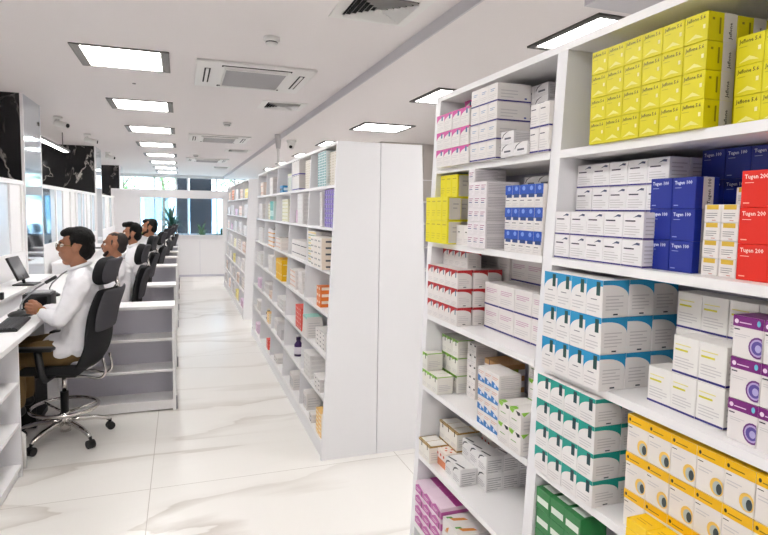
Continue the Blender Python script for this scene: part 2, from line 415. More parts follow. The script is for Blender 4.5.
b = MB().tube([(0, 0, -.05), (-.02, -.06, -.10)], .05, M_white, 16).build('housing', t)
MB().tube([(-.02, -.0595, -.0995), (-.0225, -.066, -.105)], .024, M_dark, 14).build('lens', b)
# slim LED strip above partition
t = empty('linear_light', (-1.62, 8.55, 2.49), 'slim hanging linear light beside the nearest mirrored pillar', 'light')
MB().box(-.05, .05, -1.0, 1.3, -.03, 0, M_trim).build('housing', t)
MB().box(-.03, .03, -.95, 1.25, -.034, -.03, M_panel).build('diffuser', t)
for y_ in (-.7, 1.0): MB().box(-.006, .006, y_, y_+.012, 0, ZL-2.49, M_trim).build('hanger', t)

# ================================================================ RACKS
SEAM = 1.235
X0 = lambda z: .852+.0445*z
LV = [1.815, 1.535, 1.25, .97, .69, .41, .13]
TOP = 2.092
def rack(ynear, yfar, cuts, label, tdiv=.02, tend=.02):
    ym = (ynear+yfar)/2
    t = empty('shelving_rack', (SEAM, ym, 0), label, 'shelving rack', 'white pharmacy racks')
    fx = lambda z: X0(z)-SEAM
    prof = [(fx(0), 0), (0, 0), (0, TOP), (fx(TOP), TOP)]
    MB().prism(prof, ynear-ym, ynear+tend-ym, M_lam).build('end_panel', t)
    MB().prism(prof, yfar-tend-ym, yfar-ym, M_lam).build('end_panel', t)
    pin = [(fx(.11)+.002, .11), (-.012, .11), (-.012, TOP-.02), (fx(TOP-.02)+.002, TOP-.02)]
    edges = [ynear+tend]
    for c in cuts:
        MB().prism(pin, c-tdiv/2-ym, c+tdiv/2-ym, M_lam).build('divider', t); edges += [c-tdiv/2, c+tdiv/2]
    edges += [yfar-tend]
    MB().box(-.012, -.001, ynear+tend-ym, yfar-tend-ym, .11, TOP-.02, M_lam2).build('back_panel', t)
    MB().prism([(fx(TOP), TOP-.02), (-.001, TOP-.02), (-.001, TOP), (fx(TOP), TOP)], ynear+tend-ym, yfar-tend-ym, M_edge).build('top_panel', t)
    MB().box(fx(0)+.012, -.001, ynear+tend-ym, yfar-tend-ym, 0, .109, M_lam).build('plinth', t)
    for i in range(0, len(edges), 2):
        for z in LV:
            MB().prism([(fx(z), z-.02), (-.013, z-.02), (-.013, z), (fx(z), z)], edges[i]+.0005-ym, edges[i+1]-.0005-ym, M_edge).build('shelf', t)
    return t
RA = rack(.47, 2.07, [1.288], 'near white rack of boxed medicine filling the right of the picture', .042, .04)
RB = rack(3.57, 7.54, [3.57+.79*k for k in (1, 2, 3, 4)], 'middle white rack with five bays facing the desks')
RC = rack(8.62, 12.6, [8.62+.79*k for k in (1, 2, 3, 4)], 'far white rack nearest the street windows')
for R_, y, lab in ((RA, 1.27, 'back half of the near rack, hidden behind it'), (RB, 5.555, 'right half of the middle double rack showing only its blank end panel'), (RC, 10.61, 'hidden back half of the far rack')):
    o = copy_tree(R_); o.rotation_euler.z = PI; o.location = (SEAM+.004, y, 0); o['label'] = lab

# ================================================================ BOXES
PAPER = {}
def pc(col):
    if col not in PAPER: PAPER[col] = mat('printed_card', col, .42)
    return PAPER[col]
def box_mesh(name, w_, h_, d_, base, dec, side=None, top=None):
    mb = MB(); mb.box(-d_/2, d_/2, -w_/2, w_/2, 0, h_, pc(base), min(.0012, h_*.06))
    def P(face, u, v, o):
        if face == 'f': return (-d_/2-o, w_/2-u*w_, v*h_)
        if face == 's': return (-d_/2+u*d_, -w_/2-o, v*h_)
        if face == 'l': return (d_/2-u*d_, w_/2+o, v*h_)
        return (-d_/2+v*d_, w_/2-u*w_, h_+o)
    n = 0
    for it in dec:
        n += 1; o = .0002+.00012*n; kind, face = it[0], it[1]
        if kind == 'r':
            u0, v0, u1, v1, col = it[2:]
            mb.poly([P(face, u0, v0, o), P(face, u1, v0, o), P(face, u1, v1, o), P(face, u0, v1, o)], pc(col))
        elif kind == 'p': mb.poly([P(face, u, v, o) for u, v in it[2]], pc(it[3]))
        elif kind == 'b':       # small printed lines
            u0, v0, u1, v1, k, col = it[2:]
            for q in range(k):
                va = v0+(v1-v0)*q/max(1, k); vb = va+(v1-v0)/k*.32
                ue = u1-(u1-u0)*(.0 if q % 3 else .25)
                mb.poly([P(face, u0, va, o), P(face, ue, va, o), P(face, ue, vb, o), P(face, u0, vb, o)], pc(col))
        elif kind == 't':
            u, v, sz, txt, col = it[2:]; vs_, fs_ = text_polys(txt, sz)
            W = {'f': w_, 's': d_, 't': w_, 'l': d_}[face]; H = {'f': h_, 's': h_, 't': d_, 'l': h_}[face]
            rot = face == 's' and len(txt) > 6
            for f in fs_:
                pts = []
                for i in f:
                    c = vs_[i]
                    if rot: pts.append(P(face, u-c.y/W, v+c.x/H, o))
                    else: pts.append(P(face, u+c.x/W, v+c.y/H, o))
                mb.poly(pts, pc(col))
    return mb.mesh(name)

def arc_corner(face, col, flip=False, hv=.86, lo=.55, wu=None):
    if wu is None: wu = .95 if face == 'f' else .7; lo = lo-.12 if face == 'f' else lo
    pts = []
    for i in range(9):
        a = PI/2*i/8; pts.append((wu*(1-math.cos(a)), lo+(hv-lo)*math.sin(a)))
    pts += [(1, hv), (1, 1), (0, 1)]
    if flip: pts = [(1-u, v) for u, v in pts]
    return ('p', face, pts, col)
def ring(face, cu, cv, ru, rv, col, k=16): return ('p', face, [(min(.992, cu+ru*math.cos(2*PI*i/k)), cv+rv*math.sin(2*PI*i/k)) for i in range(k)], col)
G = '#a9a3a8'; LG = '#cdc8c9'; WH = '#e6e1de'; NV = '#2a2478'
KD = {}
def kind(name, w_, h_, d_, base, dec): KD[name] = (box_mesh('medicine_box', w_, h_, d_, base, dec), w_, h_, d_)
def lines(f='f', a=.12, c=.35, k=3, u0=.1, u1=.85, col=LG): return ('b', f, u0, a, u1, c, k, col)
kind('pink', .064, .0635, .11, WH, [arc_corner('f', '#d0479a', lo=.62), ('r', 'f', .62, .66, .8, .92, '#2c5f8e'), lines(), lines(a=.42, c=.6, k=2), ('r', 's', 0, .93, 1, 1, '#d8578f'), lines('s', .2, .7, 4)])
kind('pband', .055, .058, .12, WH, [('r', 'f', 0, .04, 1, .12, NV), ('r', 's', 0, .04, 1, .12, NV), ('b', 'f', .25, .62, .75, .8, 2, '#6f8fb8'), lines(a=.22, c=.5), lines('s', .25, .75, 3, .1, .6), ('r', 's', .8, .2, .87, .28, '#3c4fa0')])
kind('curl', .07, .038, .11, '#e4e1e2', [('p', 'f', [(.08, .5), (.2, .8), (.45, .95), (.62, .97), (.45, .9), (.24, .74), (.13, .5)], '#33343c'), ('r', 'f', .3, .36, .8, .5, '#5a5a66'), lines(a=.1, c=.28, k=2), lines('s', .12, .88, 6, .06, .94, '#bbb7ba')])
kind('band2', .043, .067, .1, WH, [('r', 'f', 0, .03, 1, .10, NV), ('r', 'f', .1, .76, .6, .8, '#4a4658'), lines(a=.2, c=.6, k=4), ('r', 's', 0, .03, 1, .1, NV)])
kind('yellowtall', .047, .084, .054, '#e8dc10', [('r', 's', .12, .05, .95, .95, '#cfc9bc'), lines('s', .5, .85, 2, .4, .8, '#aaa59f'), ('r', 'f', .2, .8, .8, .84, '#b9a70e'), ('b', 'f', .2, .2, .8, .5, 3, '#cfc20c')])
kind('whitesmall', .053, .07, .06, WH, [('r', 'f', .3, .62, .5, .68, '#222a30'), lines(), ('r', 's', .2, .5, .28, .8, '#777777'), lines('s', .15, .4, 3)])
kind('pinkprint', .04, .0425, .12, '#e9e4e6', [('b', 'f', .15, .55, .85, .85, 2, '#a3527e'), ('r', 'f', .15, .4, .7, .46, '#4a5286'), lines(a=.08, c=.35, k=3), lines('s', .1, .9, 7, .05, .95, '#b3aeb2')])
kind('bluetop', .0375, .065, .07, WH, [('r', 'f', 0, .56, 1, 1, '#1f50b4'), ('r', 'f', .2, .44, .95, .6, '#24427e'), ring('f', .55, .84, .2, .1, '#7f9fe0'), ('b', 'f', .1, .3, .8, .4, 1, '#55555f'), lines(a=.1, c=.26, k=2)])
kind('redarc', .05, .0655, .056, WH, [arc_corner('f', '#b8252b', lo=.6), arc_corner('s', '#b8252b', True, lo=.6, wu=.7), ('r', 'f', .66, .6, .8, .92, '#2e6f86'), lines(), lines('s', .2, .6, 4, .1, .8), ('r', 's', .4, .08, .6, .12, '#26303c'), ('r', 't', 0, 0, 1, 1, '#e4dede')])
kind('bigband', .094, .08, .1, WH, [('r', 'f', 0, .04, 1, .11, NV), ('b', 'f', .12, .6, .86, .82, 3, '#c58fb0'), lines(a=.25, c=.5), lines('s', .2, .8, 4), ('r', 's', 0, .04, 1, .11, NV)])
kind('greenarc', .045, .067, .065, '#e9e6de', [arc_corner('f', '#7db13c', lo=.72, wu=.5), ('r', 'f', .55, .66, .68, .96, '#27331c'), lines(), lines('s', .2, .6, 4), ('r', 's', 0, .95, 1, 1, '#8fbf55')])
kind('thinwhite', .032, .04, .09, WH, [('r', 'f', .6, .8, .95, .96, '#2b2b30'), lines('f', .2, .5, 2), lines('s', .2, .8, 4)])
kind('brown', .06, .04, .09, '#c79a63', [('r', 'f', 0, .0, 1, .55, WH), ('r', 'f', .55, 0, .62, 1, '#2b2450'), ('r', 's', 0, 0, 1, .55, WH), ('r', 's', .4, .2, .7, .6, '#97a838')])
kind('bluewave', .042, .046, .08, WH, [('p', 'f', [(0, 0), (1, 0), (1, .2), (.6, .3), (.3, .42), (0, .45)], '#3f7fc0'), ring('f', .5, .2, .12, .12, '#cfe0f5'), ('b', 'f', .1, .6, .9, .85, 2, '#d69a80'), lines('s', .1, .9, 6, .1, .9)])
kind('greenleaf', .06, .062, .09, WH, [('p', 'f', [(0, 1), (.45, 1), (.3, .78), (.05, .86)], '#8cc641'), ('p', 'f', [(.55, .98), (.9, .98), (.95, .86), (.75, .8)], '#20262a'), ('b', 'f', .2, .5, .8, .62, 1, '#6d9e4c'), lines(a=.1, c=.35, k=3), ('p', 't', [(0, 0), (.5, 0), (.4, .18), (.1, .2)], '#8cc641'), ('p', 's', [(0, 1), (.3, 1), (.1, .8)], '#8cc641'), lines('s', .2, .7, 3)])
kind('gold', .05, .068, .075, '#eeeae2', [('r', 'f', 0, .9, 1, 1, '#b08d4a'), ('r', 'f', .55, .7, .68, 1, '#3a2c1a'), ('r', 't', 0, 0, 1, .1, '#b08d4a'), lines(), ('r', 's', 0, .9, 1, 1, '#b08d4a'), lines('s', .2, .7, 4), ('p', 'l', [(0, .9), (1, .9), (1, 1), (0, 1)], '#b08d4a')])
kind('orangedot', .085, .062, .1, '#efe3da', [('r', 'f', 0, .0, 1, .45, '#e2875a')]+[ring('t', .15+.24*i, .15+.24*j+(.1 if i % 2 else 0), .06, .05, '#d4543a') for i in range(4) for j in range(3)]+[ring('f', .2+.3*i, .72, .07, .09, '#d4543a') for i in range(3)]+[lines('s', .2, .7, 3)])
kind('curltall', .06, .062, .065, '#e6e4e3', [('p', 'f', [(.05, .62), (.2, .85), (.5, .96), (.8, .94), (.5, .88), (.25, .78), (.12, .6)], '#34353c'), lines(a=.15, c=.55, k=4, col=G), ('p', 't', [(.1, .1), (.9, .25), (.85, .36), (.1, .2)], '#4d4c55'), lines('s', .1, .85, 6, .08, .9, '#aaa7aa')])
kind('magenta', .078, .043, .2, '#ead3e2', [('p', 'f', [(0, .1), (1, .1), (1, .7), (.4, .95), (0, .6)], '#c05aa6'), ('r', 'f', .75, .1, .83, .6, '#3a2436'), lines('f', .3, .6, 2, .1, .6, '#f3e4ee'), ('r', 't', 0, .3, 1, 1, '#c2449c'), ('r', 's', 0, .1, 1, .7, '#c864ac')])
kind('leaforange', .07, .05, .15, WH, [('p', 't', [(.3, .1), (.6, .15), (.75, .5), (.5, .45)], '#d98936'), ('p', 't', [(.15, .05), (.3, .05), (.35, .2), (.2, .18)], '#4f9a3d'), ('p', 'f', [(.3, .1), (.6, .2), (.75, .7), (.5, .5)], '#d98936'), lines()])
kind('jef', .0525, .0535, .075, '#ddd104', [('t', 'f', .1, .76, .0098, 'Jeflone 5.6', '#2a2706'), ('p', 'f', [(.12, .1), (.35, .22), (.5, .3), (.68, .22), (.85, .12), (.5, .16)], '#efe88a'), ('b', 'f', .1, .62, .5, .68, 1, '#a89f10'), ('r', 'f', .8, .42, .9, .56, '#f2ecb0'),
      ('r', 's', .52, .0, .96, 1, '#d9d4d0'), ('t', 's', .8, .12, .011, 'Jeflone', '#26262a'), ('r', 's', .36, .25, .42, .8, '#8a8310'), ('r', 's', .12, .7, .2, .78, '#8a8310')])
kind('purpleline', .06, .06, .058, '#ece9ea', [('r', 'f', 0, .03, 1, .09, '#352c80'), ('r', 's', 0, .03, 1, .09, '#352c80'), ('r', 'f', .12, .66, .62, .71, '#3a2e44'), ('p', 'f', [(.5, .8), (.75, .92), (.9, .9), (.88, .82), (.7, .84)], '#4b5470'), lines(a=.18, c=.56, k=4), lines('s', .2, .9, 5), ('r', 's', .7, .1, .78, .18, '#3c6fb0')])
kind('tugen', .057, .0638, .062, '#10278f', [('t', 'f', .1, .78, .0100, 'Tugen 100', '#dfe6fa'), ('b', 'f', .12, .66, .5, .71, 1, '#a9b8ea'), ('r', 'f', .1, .1, .3, .13, '#8ea0dc'), ('r', 's', .3, .0, .75, 1, '#d8d3d2'), ('t', 's', .62, .15, .012, 'Tugen 100', '#222226')])
kind('tugenred', .06, .0655, .062, '#e0200a', [('t', 'f', .1, .78, .0105, 'Tugen 200', '#ffe3d8'), ('b', 'f', .12, .66, .5, .71, 1, '#ffd0c0'), ('r', 'f', .1, .1, .3, .13, '#ffb8a0'), ('r', 's', .3, .0, .75, 1, '#d8d3d2')])
kind('goldlabel', .037, .034, .05, WH, [('r', 'f', .15, .72, .85, .98, '#d9b338'), ('b', 'f', .15, .25, .8, .6, 3, '#8f8b8c'), ('b', 'f', .5, .1, .8, .2, 1, '#c0583a')])
kind('tealarc', .054, .084, .072, '#ece8e6', [arc_corner('f', '#2594c8', lo=.6, hv=.84), arc_corner('s', '#2594c8', True, lo=.55, hv=.88, wu=.75), ('r', 'f', .62, .58, .85, .95, '#1d4a46'), ('b', 'f', .3, .45, .8, .53, 1, '#8a868c'), lines(a=.12, c=.38, k=3), lines('s', .2, .65, 5, .12, .8), ('r', 's', .42, .06, .6, .1, '#2a3a44')])
kind('greenteal', .056, .0643, .075, '#ece8e6', [arc_corner('f', '#1f9e90', lo=.55, hv=.84), arc_corner('s', '#1f9e90', True, lo=.5, hv=.85, wu=.75), ('r', 'f', .62, .52, .84, .95, '#173e44'), lines(a=.12, c=.42, k=3), lines('s', .2, .6, 4, .12, .8), ('r', 's', .42, .06, .6, .1, '#2a3a44')])
kind('yellowline', .061, .079, .058, '#ebe8e4', [('r', 'f', 0, .03, 1, .085, NV), ('r', 's', 0, .03, 1, .085, NV), ('b', 'f', .1, .76, .9, .84, 1, '#e6dd86'), ('r', 'f', .1, .62, .6, .67, '#d8cf3c'), lines(a=.2, c=.5, k=4), lines('s', .2, .9, 5)])
kind('purplecap', .057, .075, .062, '#e8e2e0', [('r', 'f', 0, .74, 1, 1, '#7a1f78'), ('r', 't', 0, 0, 1, 1, '#6a1a68'), ('r', 's', 0, .74, 1, 1, '#7a1f78'), ring('f', .12, .86, .07, .055, '#f2dcee'), ('b', 'f', .22, .83, .75, .91, 1, '#eed0ea'), ring('f', .85, .88, .06, .07, '#6fc0d8'), ('r', 'f', .06, .66, .25, .69, '#3a3a44'),
      ring('f', .86, .32, .30, .25, '#6b2f7c'), ring('f', .86, .32, .25, .205, '#b9a6d4'), ring('f', .86, .32, .2, .16, '#5c4a9a'), ring('f', .88, .31, .1, .09, '#b4aad8'), lines('f', .5, .6, 2, .1, .6)])
kind('yellowcap', .0585, .083, .062, '#e9e2dc', [('r', 'f', 0, .76, 1, 1, '#f0b90c'), ('r', 't', 0, 0, 1, 1, '#f2c012'), ('r', 's', 0, .76, 1, 1, '#e8b10c'), ring('f', .12, .88, .05, .045, '#3c3214'), ('b', 'f', .2, .84, .82, .91, 1, '#8a6a12'), ('r', 'f', .06, .68, .25, .7, '#3a3a3a'),
      ring('f', .78, .28, .25, .2, '#f0c45c'), ring('f', .8, .26, .17, .155, '#b4bcb8'), ring('f', .86, .25, .1, .12, '#3a4446'), lines('f', .48, .62, 2, .1, .6)])
kind('flatyellow', .055, .02, .052, '#f2c60e', [('b', 't', .2, .3, .8, .6, 2, '#c99a10')])
kind('greenbox', .06, .0565, .08, '#2c7d43', [('r', 'f', .1, .3, .9, .6, '#dfe9df'), ('r', 't', .1, .2, .9, .8, '#e4ece4')])
# kinds for the middle and far racks
kind('w_plain', .07, .06, .12, WH, [lines('f', .2, .7, 3, .1, .8), lines('s', .2, .8, 3)])
kind('w_flat', .09, .03, .14, WH, [('r', 'f', .55, .3, .85, .6, '#6c6a70'), lines('f', .3, .7, 2, .1, .5), lines('s', .2, .8, 3)])
kind('teal_slim', .05, .0185, .12, '#dfe8e8', [('r', 'f', .1, .15, .9, .85, '#6fa6ac'), lines('s', .2, .8, 2, .1, .9, '#c9bfae')])
kind('beige_slim', .07, .0185, .13, '#e9e2d6', [('r', 'f', .1, .3, .6, .6, '#c8bda8'), lines('s', .2, .8, 2)])
kind('tallpurple', .075, .125, .12, WH, [('r', 'f', 0, .02, 1, .09, '#5a4aa8'), ('r', 'f', .2, .93, .8, .98, '#77727c'), ('r', 's', 0, .02, 1, .09, '#5a4aa8')])
kind('violet', .05, .031, .12, '#7a5cc0', [('r', 'f', .3, .15, .7, .75, '#2f2460'), ('r', 'f', .75, .1, .95, .9, '#e4def5'), ('r', 's', 0, .1, 1, .9, '#d8d0ee')])
kind('bluecube', .08, .07, .1, '#2f8cc4', [('r', 'f', .1, .35, .9, .6, '#0f2f5a'), ('r', 's', .1, .3, .9, .7, '#d7e8f2')])
kind('greenstripe', .06, .17, .1, WH, [('r', 'f', .6, .05, .8, .8, '#3fa05a'), ('r', 'f', 0, .9, 1, 1, '#dfe0b8')])
kind('tealtall', .06, .2, .11, '#4fa89c', [('r', 'f', .1, .2, .9, .5, '#cfe6df'), ('r', 's', 0, 0, 1, 1, '#d9ebe6')])
kind('paleyellow', .06, .035, .11, '#eeecd6', [('r', 'f', .1, .3, .8, .6, '#d6cd84'), lines('s', .2, .8, 2)])
kind('stripeyg', .085, .04, .13, WH, [('r', 'f', 0, .55, 1, .85, '#ecd58c'), ('r', 'f', 0, .12, 1, .28, '#6f9a6c'), lines('s', .2, .8, 3)])
kind('barcoded', .11, .042, .14, '#f0e9e2', [('r', 'f', .1, .35, .3, .6, '#585860'), ('r', 'f', .45, .35, .62, .6, '#585860'), ('r', 's', 0, 0, 1, 1, '#efe0cf'), ('r', 's', .2, .3, .5, .6, '#55555c')])
kind('blackline', .19, .07, .16, WH, [('r', 'f', .1, .42, 1, .52, '#4a4a52'), ('r', 's', 0, .42, 1, .52, '#4a4a52')])
kind('orangestrip', .09, .045, .12, WH, [('r', 'f', 0, .0, 1, .25, '#e29a35'), ('r', 's', 0, 0, 1, .25, '#e29a35')])
kind('orange', .055, .048, .1, '#e0762a', [('r', 'f', .2, .55, .8, .9, '#f2d9c4'), ('r', 's', .1, .5, .9, .92, '#f4e4d4')])
kind('whiteorange', .05, .04, .11, WH, [('r', 'f', .1, .5, .6, .8, '#d99562'), lines('s', .2, .8, 3)])
kind('sunny', .085, .1, .12, '#efbc12', [('r', 'f', .5, .55, .95, .7, '#f8e9b0'), ('r', 's', .1, .5, .9, .6, '#f8e2a0'), ('r', 's', .7, .6, 1, .9, '#8a5a20')])
kind('mint', .03, .16, .12, WH, [('r', 't', 0, 0, 1, 1, '#9fd8cc'), ('r', 'f', 0, .9, 1, 1, '#9fd8cc'), lines('s', .1, .8, 6)])
kind('coral', .06, .036, .11, '#e8554a', [('r', 'f', .2, .3, .7, .6, '#f4b8ae'), ('r', 's', .1, .3, .9, .6, '#f0958c')])
kind('whitebrick', .07, .035, .13, '#e9e6e4', [lines('f', .25, .7, 2), lines('s', .2, .8, 3)])
kind('amberslim', .075, .028, .14, '#f0c070', [('r', 'f', .1, .3, .8, .7, '#fae8c4'), ('r', 's', 0, 0, 1, 1, '#efe2cc'), lines('s', .2, .8, 2)])
kind('upright', .03, .13, .11, WH, [('r', 'f', .1, .2, .5, .75, '#8d929c'), lines('s', .2, .8, 4)])
kind('greyboxy', .09, .1, .12, '#c7c4c6', [lines('f', .2, .8, 4)])
kind('pinkcard', .07, .11, .1, '#e6cfe2', [('r', 'f', .8, 0, 1, 1, '#c9509a')])
kind('peach', .06, .08, .1, '#eedcd0', [('r', 'f', .1, .3, .8, .5, '#d9a080')])
kind('lemon', .06, .07, .1, '#f0e07a', [('r', 'f', .1, .3, .8, .5, '#fbf6d4')])

DBG = []
KEEP = {i for a, b in [(1, 12), (27, 38), (49, 65), (68, 68), (71, 71), (74, 74), (76, 76), (78, 78), (89, 89), (95, 99), (118, 132), (135, 147), (155, 155), (159, 159), (163, 164), (166, 166), (168, 169), (177, 177), (181, 181), (185, 193), (196, 196), (199, 199), (207, 209), (212, 212), (215, 216), (218, 218), (220, 220), (230, 231), (235, 235), (239, 239), (243, 251), (267, 270), (279, 280), (282, 282), (284, 284), (287, 287), (289, 289), (291, 293), (295, 295), (297, 302), (308, 308), (310, 312), (315, 316), (319, 319), (322, 322), (329, 349), (352, 352), (355, 355), (358, 359), (361, 365), (373, 382), (385, 386), (389, 390), (393, 394), (397, 398), (405, 405), (408, 409), (411, 416), (419, 420), (423, 424), (428, 436), (442, 444), (451, 473), (476, 476), (479, 479), (482, 482), (486, 491), (495, 523), (525, 526), (528, 529), (531, 532), (538, 538), (541, 541), (547, 548), (552, 552), (556, 556), (771, 771), (798, 798), (825, 826), (954, 954)] for i in range(a, b+1)}   # the 300 boxes that show largest
NBOX = [0]
BULK = MB()
def add_bulk(me, loc, rz):
    M = Matrix.Translation(loc) @ Matrix.Rotation(rz, 4, 'Z'); n = len(BULK.v)
    BULK.v += [tuple(M @ v.co) for v in me.vertices]; ids = [BULK.mi(m) for m in me.materials]
    for p in me.polygons: BULK.f.append(tuple(n+i for i in p.vertices)); BULK.m.append(ids[p.material_index]); BULK.sm.append(False)
def rowword(r, n):
    if n == 1: return ''
    if r == n-1: return 'top row'
    if r == 0: return 'bottom row'
    return ORD[r]+' row up'
def colword(c, n):
    if n == 1: return ''
    if c == 0: return 'leftmost'
    if c == n-1: return 'rightmost'
    return ORD[c]+' from left'
def stack(k, desc, yl, zb, cols, rows, dx=0, layers=1, skip=(), only=None, where='', jit=.6, gap=.0006, xabs=None, zoff=0):
    me, w_, h_, d_ = KD[k]
    DBG.append((desc, k, yl, yl-cols*(w_+gap), zb+rows*h_, (xabs if xabs is not None else X0(zb)+.003)+dx+d_+(max(layers) if not isinstance(layers, int) else layers)*1.0*d_-d_, zb))
    grp = desc+((' '+where) if where else '')
    L = layers if isinstance(layers, int) else 1
    for c in range(cols):
        nl = layers if isinstance(layers, int) else (layers[1] if c == cols-1 else layers[0])
        for r in range(rows):
            if (c, r) in skip or (only and (c, r) not in only): continue
            for l in range(nl):
                x = (xabs if xabs is not None else X0(zb)+.003)+dx+d_/2+l*(d_+gap)
                loc_ = (x+random.uniform(0, .0012), yl-(c+.5)*(w_+gap), zb+zoff+r*(h_+.0003)+.0003)
                rz_ = math.radians(random.uniform(-jit, jit)); NBOX[0] += 1
                if KEEP is not None and NBOX[0] not in KEEP:
                    add_bulk(me, loc_, rz_); continue
                o = bpy.data.objects.new('medicine_box', me); C.objects.link(o)
                o.location = loc_; o.rotation_euler.z = rz_
                if KEEP is None: o['nbox'] = NBOX[0]
                bits = [desc, where, rowword(r, rows), colword(c, cols)]
                if l: bits.append('%s layer back' % ORD[l])
                s = ', '.join(b for b in bits if b); o['label'] = s; o['category'] = 'box'
                if cols*rows*nl > 1: o['group'] = grp
    return

# --- near rack, left bay
z = LV[0]
stack('pink', 'white box with pink corner', 1.997, z, 4, 3, dx=-.022, layers=1)
stack('pink', 'white box with pink corner, stack behind', 1.995, z, 4, 4, dx=.092, skip=[(2, 3), (3, 3)])
stack('pband', 'white box with purple band, near rack top shelf', 1.731, z, 3, 4, dx=-.02, layers=1)
stack('curl', 'white box with black swirl, tall back stack', 1.625, z, 2, 6, dx=.105)
stack('curl', 'small swirl box standing at shelf front', 1.535, z, 2, 2, dx=-.02, skip=[(1, 1)])
stack('band2', 'upright white box, blue foot band, beside divider', 1.3975, z, 2, 2, dx=-.01)
z = LV[1]
stack('yellowtall', 'tall yellow box in front stack', 2.025, z, 4, 2, dx=-.035)
stack('yellowtall', 'tall yellow box in stack behind', 2.02, z, 3, 3, dx=.022, layers=(1, 2))
stack('whitesmall', 'plain small white box beside yellow boxes', 1.833, z, 2, 1, dx=.0)
stack('whitesmall', 'plain white box set back beside yellow boxes', 1.87, z, 2, 2, dx=.14)
stack('pinkprint', 'white box with pink print', 1.722, z, 3, 6, dx=-.015, skip=[(1, 5), (2, 5)])
stack('curl', 'grey white swirl box under top shelf', 1.59, z, 3, 6, dx=.115)
stack('bluetop', 'white box with blue top', 1.503, z, 5, 3, dx=-.005)
z = LV[2]
stack('redarc', 'white box with red corner', 2.028, z, 5, 3, dx=-.006)
stack('redarc', 'red cornered white box, stack behind', 2.025, z, 5, 4, dx=.055, layers=(1, 2), skip=[(4, 3)])
stack('w_plain', 'plain white box behind red cornered ones', 2.027, z, 4, 4, dx=.18)
stack('bigband', 'large white box, purple foot band', 1.745, z, 4, 2, dx=.085)
stack('bigband', 'large white box behind, purple foot band', 1.745, z, 4, 3, dx=.189)
z = LV[3]
stack('greenarc', 'cream box with green corner', 2.025, z, 3, 2, dx=-.01, skip=[(1, 1), (2, 1)])
stack('greenarc', 'cream box with green corner, stack behind', 2.02, z, 3, 3, dx=.07, layers=(1, 2))
stack('thinwhite', 'slim white box with black mark', 1.865, z, 2, 5, dx=.10)
stack('brown', 'tan and white box with black line', 1.78, z, 2, 4, dx=.125)
stack('bluewave', 'white box with blue wave', 1.61, z, 3, 4, dx=.005)
stack('curl', 'dark backed swirl box on middle shelf', 1.595, z, 3, 5, dx=.185)
stack('greenleaf', 'white box with lime leaf', 1.452, z, 2, 2, dx=-.012)
stack('greenleaf', 'white box with lime leaf, stack behind', 1.442, z, 2, 4, dx=.083)
z = LV[4]
stack('gold', 'white box with gold top edge', 2.027, z, 2, 1, dx=-.006)
stack('gold', 'white box with gold top edge, stack behind', 2.01, z, 3, 2, dx=.075, layers=(1, 2))
stack('orangedot', 'box with orange dots on its lid', 1.94, z, 1, 1, dx=.03)
stack('orangedot', 'orange dotted box set back', 1.87, z, 1, 2, dx=.18)
stack('curltall', 'white swirl box, low front row', 1.845, z, 2, 1, dx=.022, layers=1)
stack('curltall', 'white swirl box, double stack', 1.845, z, 3, 2, dx=.09, layers=(1, 3), skip=[])
stack('greenleaf', 'lime leaf box alone by divider', 1.40, z, 1, 1, dx=.1)
z = LV[5]
stack('magenta', 'white and magenta box', 2.025, z, 3, 4, dx=-.004)
stack('leaforange', 'white box with orange leaf', 1.785, z, 2, 3, dx=.0)
stack('w_plain', 'plain white box low on near rack', 1.62, z, 3, 2, dx=.02)
# --- near rack, right bay
z = LV[0]
stack('jef', 'bright yellow box', 1.146, z, 6, 4, dx=-.012, layers=(1, 3))
stack('jef', 'yellow box in right hand stack', .80, z, 4, 3, dx=.03, layers=1)
z = LV[1]
stack('purpleline', 'white box with purple line, front stack', 1.262, z, 5, 2, dx=.0)
stack('purpleline', 'white box with purple line, back stack', 1.262, z, 5, 4, dx=.062, layers=(1, 3))
stack('tugen', 'royal blue box', .975, z, 2, 3, dx=.03, layers=(1, 1))
stack('tugen', 'royal blue box in taller stack behind', .957, z, 3, 4, dx=.15)
stack('goldlabel', 'tiny white box with gold label', .847, z, 2, 4, dx=.04)
stack('goldlabel', 'tiny gold labelled box behind', .825, z, 1, 5, dx=.095)
stack('tugenred', 'bright red box', .768, z, 3, 3, dx=.035)
z = LV[2]
stack('tealarc', 'white box with sky blue corner', 1.243, z, 4, 3, dx=-.028, layers=(1, 3))
stack('yellowline', 'white box, yellow print, front steps', .948, z, 3, 2, dx=.035, skip=[(0, 1)])
stack('yellowline', 'white box, yellow print, back stack', .940, z, 4, 3, dx=.098)
stack('purplecap', 'white box with purple cap', .742, z, 3, 3, dx=.018)
z = LV[3]
stack('greenteal', 'white box with sea green corner', 1.262, z, 4, 4, dx=-.012, layers=(1, 2))
stack('yellowcap', 'white box with golden yellow cap', .962, z, 7, 3, dx=.012)
stack('flatyellow', 'flat golden box lying at shelf front', .895, z, 3, 3, dx=-.043)
z = LV[4]
stack('greenbox', 'green box on low shelf of near rack', 1.262, z, 3, 4, dx=.01)
stack('w_plain', 'plain white box beside green boxes', 1.0, z, 5, 2, dx=.03)

